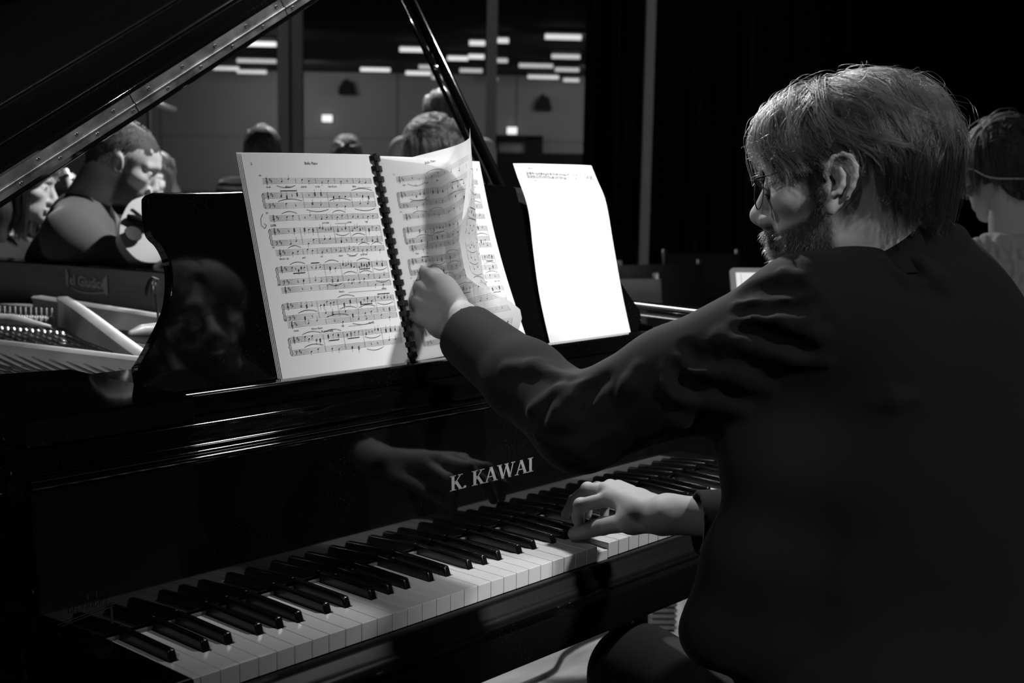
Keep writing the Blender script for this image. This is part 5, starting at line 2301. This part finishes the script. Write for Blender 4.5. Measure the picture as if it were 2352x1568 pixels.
bw = thing('violin_bow', 'thin bow of the bearded violinist rising beside the music desk', 'bow', tuple(dep(352, 440, 3.2)))
b0, b1 = dep(345, 436, 3.20), dep(420, 628, 3.20)
MB().tube([b0, b1], [.0035, .0045], 8).build('stick', M['varnish'], bw, sm=True)
MB().tube([b0 - CR * .008 - CU * .012, b1 - CR * .012], .0018, 6, flat=2.2).build('bow_hair', M['felt'], bw)
MB().tube([b0, b0 - CR * .009 - CU * .013], [.004, .003], 6).build('tip', M['felt'], bw)

# woman at the far left, long dark hair
root, fr, b, G, nb, sL, sR = player('person with long dark hair and dark clothes in profile left of the violinist', 42, 432, 3.75, A_R + .02, math.radians(-8), None, tone=.46)
clothe(G, M['dark_cloth'], root)
shell_hair(fr, 'hair', M['hair_dark'], root, long=.20, puff=.012, front=.095)
mop(fr, M['strand_dark'], root, 47, zend=-.22, lift=1.30, wr=.0009)
vt2 = thing('violin', 'violin neck with scroll and pegs held up behind the violinist', 'violin', tuple(dep(152, 410, 3.9)))
MB().tube([dep(150, 392, 3.9), dep(165, 428, 3.85), dep(172, 450, 3.83)], [.010, .012, .013], 8).build('neck', M['varnish'], vt2, sm=True)
MB().lathe(dep(163, 408, 3.92), [(.004, -.02), (.014, -.008), (.014, .008), (.004, .02)], 12, CF).build('scroll', M['varnish'], vt2, sm=True)
for p in ((160, 420), (172, 414), (150, 402)):
    MB().lathe(dep(*p, 3.86), [(.003, -.014), (.006, -.01), (.006, -.004), (.003, .012)], 8, CR).build('peg', M['ebony_wood'], vt2, sm=40)
# woman behind the violinist, facing the stage
root, fr, b, G, nb, sL, sR = player('person with long loose hair facing the stage, half hidden behind the violinist', 347, 416, 5.5, A_F + PI + .15, math.radians(-10), None, tone=.48)
clothe(G, M['dark_cloth'], root)
shell_hair(fr, 'hair', M['hair_fair'], root, long=.14, puff=.004, front=.092)
mop(fr, M['strand_mid'], root, 45, zend=-.18, lift=1.22, wr=.0011)

# reader with parted dark hair and striped top
root, fr, b, G, nb, sL, sR = player('person with parted dark hair and a striped knit top, looking down behind the score', 602, 346, 7.2, A_F + PI + .1, math.radians(-38), None, tone=.40, torso_d=(.0, .06), wide=1.25)
clothe(G, M['stripes'], root)
shell_hair(fr, 'hair', M['hair_dark'], root, long=.10, puff=.006, front=.085)
mop(fr, M['strand_mid'], root, 41, zend=-.14, lift=1.24, wr=.0013)

# man with a high forehead
root, fr, b, G, nb, sL, sR = player('person with a high bright forehead and short greying hair above the left page', 797, 356, 8.6, A_F + PI - .05, math.radians(-30), None, tone=.50)
clothe(G, M['dark_cloth'], root)
shell_hair(fr, 'hair', M['hair_fair'], root, puff=.002, front=.078)
mop(fr, M['strand_fair'], root, 42, zend=-.02, lift=1.18, wr=.0012, n=200, face=.085)

# standing woman with fair hair and white top
root, fr, b, G, nb, sL, sR = player('person standing with long fair hair and a white top behind the curly head', 1017, 262, 7.0, A_F + .15, math.radians(-6), None, tone=.45, seat=False, wide=1.32, drop=.140)
clothe(G, M['shirt'], root, 'shirt')
shell_hair(fr, 'hair', M['hair_fair'], root, long=.12, puff=.008, face_open=False)
mop(fr, M['strand_fair'], root, 43, zend=-.20, lift=1.30, wr=.0013)

# curly dark head in front of her
root, fr, b, G, nb, sL, sR = player('person with thick dark curly hair seen from behind above the right page', 1000, 372, 4.5, A_F - .1, math.radians(-12), None, tone=.42)
clothe(G, M['dark_cloth'], root)
shell_hair(fr, 'hair', M['hair_dark'], root, puff=.016, curly=170, face_open=False, seed=5, h=.004)
mop(fr, M['strand_dark'], root, 44, zend=-.08, lift=1.48, curl=1.3, n=420, wr=.0009)

# person in the cable knit at the right
root, fr, b, G, nb, sL, sR = player('person with short dark hair in a pale cable knit sweater behind the pianist', 2306, 404, 2.95, A_F + .28, math.radians(-16), None, tone=.46, scalp=.03, wide=1.08, torso_d=(-.03, 0), arms=True)
for cx in (2202, 2252, 2302, 2352, 2400):
    for ph in (0, PI):
        q = []
        for yy in range(545, 760, 7):
            p = G.march(cx + 11 * math.sin(yy / 17.0 + ph) + (yy - 545) * .06, yy, 1.5, 4)
            if p is not None:
                q.append(p)
        if len(q) > 2:
            G.chain(q, .0085, .006)
ring = []
for a in np.linspace(0, 2 * PI, 25):
    ring.append(nb + np.array([math.cos(a) * .070, math.sin(a) * .070, .028]) )
G.chain(ring, .008, .006)
clothe(G, M['cable_knit'], root, 'sweater', .0045)
shell_hair(fr, 'hair', M['hair_dark'], root, puff=-.002, curly=200, seed=8, h=.0035, front=.10, low=-.035)
mop(fr, M['strand_dark'], root, 46, zend=-.045, lift=1.13, curl=1.1, n=420, wr=.0006)
hb = thing('headset', 'thin headset band round the nape of the person in the cable knit', 'headset', tuple(fr.w((-.08, 0, -.03))))
pts = [fr.w((.020 + .0, .088, .010)), fr.w((-.01, .092, .012)), fr.w((-.055, .078, -.020)), fr.w((-.098, .040, -.034)), fr.w((-.108, 0, -.036)), fr.w((-.098, -.040, -.034)), fr.w((-.055, -.078, -.020)), fr.w((-.01, -.092, .012))]
MB().tube(catmull(pts, 6), .0018, 8).build('band', M['post'], hb, sm=True)
MB().tube([fr.w((-.05, -.082, -.022)), fr.w((-.06, -.09, -.10)), fr.w((-.055, -.085, -.16))], .0012, 6).build('cable', M['post'], hb, sm=True)

M['chair_metal'] = mat('dull_chair_tube', .05, .5)
M['chair_seat'] = mat('chair_seat_cloth', .008, .9)
# chair each seated player sits on
def chair(label, x, y, rz, group=None):
    t = thing('chair', label, 'chair', (x, y, 0), rz, group)
    MB().box(-.21, .21, -.20, .20, .425, .455).build('seat', M['chair_seat'], t, local=True, bevel=.012)
    bk = MB()
    bk.grid(lambda u, v: np.array([-.20 + .40 * u, -.20 - .035 * v - .03 * math.sin(PI * u), .60 + .24 * v]), 8, 4)
    bk.build('backrest', M['chair_seat'], t, local=True, sm=True, thick=.014)
    for sx in (-.19, .19):
        MB().tube([(sx, .19, 0), (sx, .17, .43)], .011, 8).build('leg', M['chair_metal'], t, local=True, sm=True)
        MB().tube(catmull([(sx, -.24, 0), (sx, -.19, .42), (sx, -.20, .60), (sx, -.245, .86)], 4), .011, 8).build('leg', M['chair_metal'], t, local=True, sm=True)
    return t


def copy_thing(src, label, loc, rz):
    o = src.copy()
    COL.objects.link(o)
    o.location = loc
    o.rotation_euler = (0, 0, rz)
    o['label'] = label
    for ch in src.children:
        c = ch.copy()
        COL.objects.link(c)
        c.parent = o
    return o


c0 = None
for i, (px, d, lab) in enumerate(((1495, 4.5, 'empty dark chair nearest the blank sheet, beyond the right arm of the piano'), (1580, 5.3, 'middle one of the three empty dark chairs beyond the right arm of the piano'),
                                  (1655, 6.1, 'empty dark chair just left of the lit tablet, beyond the piano'))):
    p = dep(px, 640, d)
    if c0 is None:
        c0 = chair(lab, p[0], p[1], A_F + PI / 2 + .5, 'empty chairs beyond the piano')
    else:
        copy_thing(c0, lab, (p[0], p[1], 0), A_F + PI / 2 + .5 - .12 * i)

# lit tablet on a stand
p = dep(1722, 690, 3.1)
tb = thing('tablet', 'lit tablet with a pale bezel just left of the pianist\'s shoulder', 'tablet', tuple(p))
tc_, tn_ = CR * 1.0 + CF * .12, CU * .96 + CF * .28
tc_ /= np.linalg.norm(tc_)
tn_ = tn_ - tc_ * tn_.dot(tc_)
tn_ /= np.linalg.norm(tn_)
tz = np.cross(tc_, tn_)
o = dep(1683, 706, 3.1)


def tp(a, b, c):
    return o + tc_ * a + tn_ * b + tz * c


W_, H_ = .150, .100
prof = []
rad_ = .012
for cx, cy, a0 in ((W_ - rad_, rad_, -PI / 2), (W_ - rad_, H_ - rad_, 0), (rad_, H_ - rad_, PI / 2), (rad_, rad_, PI)):
    for a in np.linspace(a0, a0 + PI / 2, 5):
        prof.append((cx + rad_ * math.cos(a), cy + rad_ * math.sin(a)))
n = len(prof)
v = [tp(a, b, 0) for a, b in prof] + [tp(a, b, -.008) for a, b in prof]
M['bezel'] = mat('tablet_bezel', .18, .4)
obj('bezel', v, [tuple(range(n)), tuple(range(n, 2 * n))[::-1]] + [(i, (i + 1) % n, (i + 1) % n + n, i + n) for i in range(n)], M['bezel'], tb)
M['screen'] = mat('lit_screen', .05, .3, emit=.75)
obj('screen', [tp(.014, .012, .0006), tp(W_ - .014, .012, .0006), tp(W_ - .014, H_ - .012, .0006), tp(.014, H_ - .012, .0006)], [(0, 1, 2, 3)], M['screen'], tb)
M['screen_line'] = mat('screen_margin', .30, .5)
obj('margin_line', [tp(.026, .016, .001), tp(.0272, .016, .001), tp(.0272, H_ - .014, .001), tp(.026, H_ - .014, .001)], [(0, 1, 2, 3)], M['screen_line'], tb)
sp = thing('tablet_stand', 'thin dark stand holding the lit tablet', 'stand', (tp(.07, 0, 0)[0], tp(.07, 0, 0)[1], 0))
q = tp(.075, .02, -.016)
MB().tube([(q[0], q[1], .05), tuple(q)], .009, 8).build('pole', M['black'], sp, sm=True)
for a in (0, 2.1, 4.2):
    MB().tube([(q[0], q[1], .12), (q[0] + .25 * math.cos(a), q[1] + .25 * math.sin(a), .012)], .008, 8).build('leg', M['black'], sp, sm=True)

# microphone boom stand beyond the lid
ms = thing('microphone_stand', 'dark microphone stand with a pale boom tip rising behind the lid edge', 'microphone stand', (dep(340, 300, 6.4)[0], dep(340, 300, 6.4)[1], 0))
q = dep(341, 252, 6.4)
MB().tube([(q[0], q[1], .02), tuple(q)], .010, 8).build('pole', M['black'], ms, sm=True)
MB().tube([dep(330, 232, 6.4), dep(352, 238, 6.4), dep(404, 253, 6.4)], [.015, .016, .014], 10).build('boom', M['bezel'], ms, sm=True)
MB().lathe((q[0], q[1], 0), [(.15, 0), (.15, .015), (.03, .03)], 18).build('foot', M['black'], ms, sm=40)

# cable on the stage floor, ribbed box
cp = [on(*p, 2, .006) for p in ((1000, 1700), (1130, 1600), (1210, 1570), (1268, 1543), (1283, 1525), (1296, 1503), (1330, 1480), (1370, 1462), (1400, 1450), (1440, 1432))]
tag(MB().tube(catmull(cp, 8), .0075, 8).build('cable', M['plastic'], None, sm=True), 'black cable snaking over the stage floor under the keyboard', 'cable')
q0, q1 = on(1494, 1448, 2, 0), on(1551, 1448, 2, 0)
rb = thing('stage_box', 'grey ribbed box on the stage floor beyond the keyboard', 'box', tuple((q0 + q1) / 2))
u = (q1 - q0)
L = np.linalg.norm(u)
u /= L
w_ = np.array([-u[1], u[0], 0])
M['box_grey'] = mat('grey_box', .22, .6)
bm_ = MB()
def bx_(a0, a1, d0, d1, z0, z1):
    bm_.add([q0 + u * a + w_ * d + np.array([0, 0, z]) for z in (z0, z1) for d in (d0, d1) for a in (a0, a1)],
            [(0, 2, 3, 1), (4, 5, 7, 6), (0, 1, 5, 4), (2, 6, 7, 3), (0, 4, 6, 2), (1, 3, 7, 5)])
bx_(0, L, .0, .12, 0, .34)
bm_.build('case', M['box_grey'], rb, bevel=.004)
bm_ = MB()
for i in range(7):
    bx_(-.001, L + .001, -.012, .0, .008 + i * .016, .017 + i * .016)
bm_.build('ribs', M['box_grey'], rb)
bm_ = MB()
bx_(L * .5, L * .72, -.004, .0, .125, .33)
bm_.build('dark_panel', M['black'], rb)
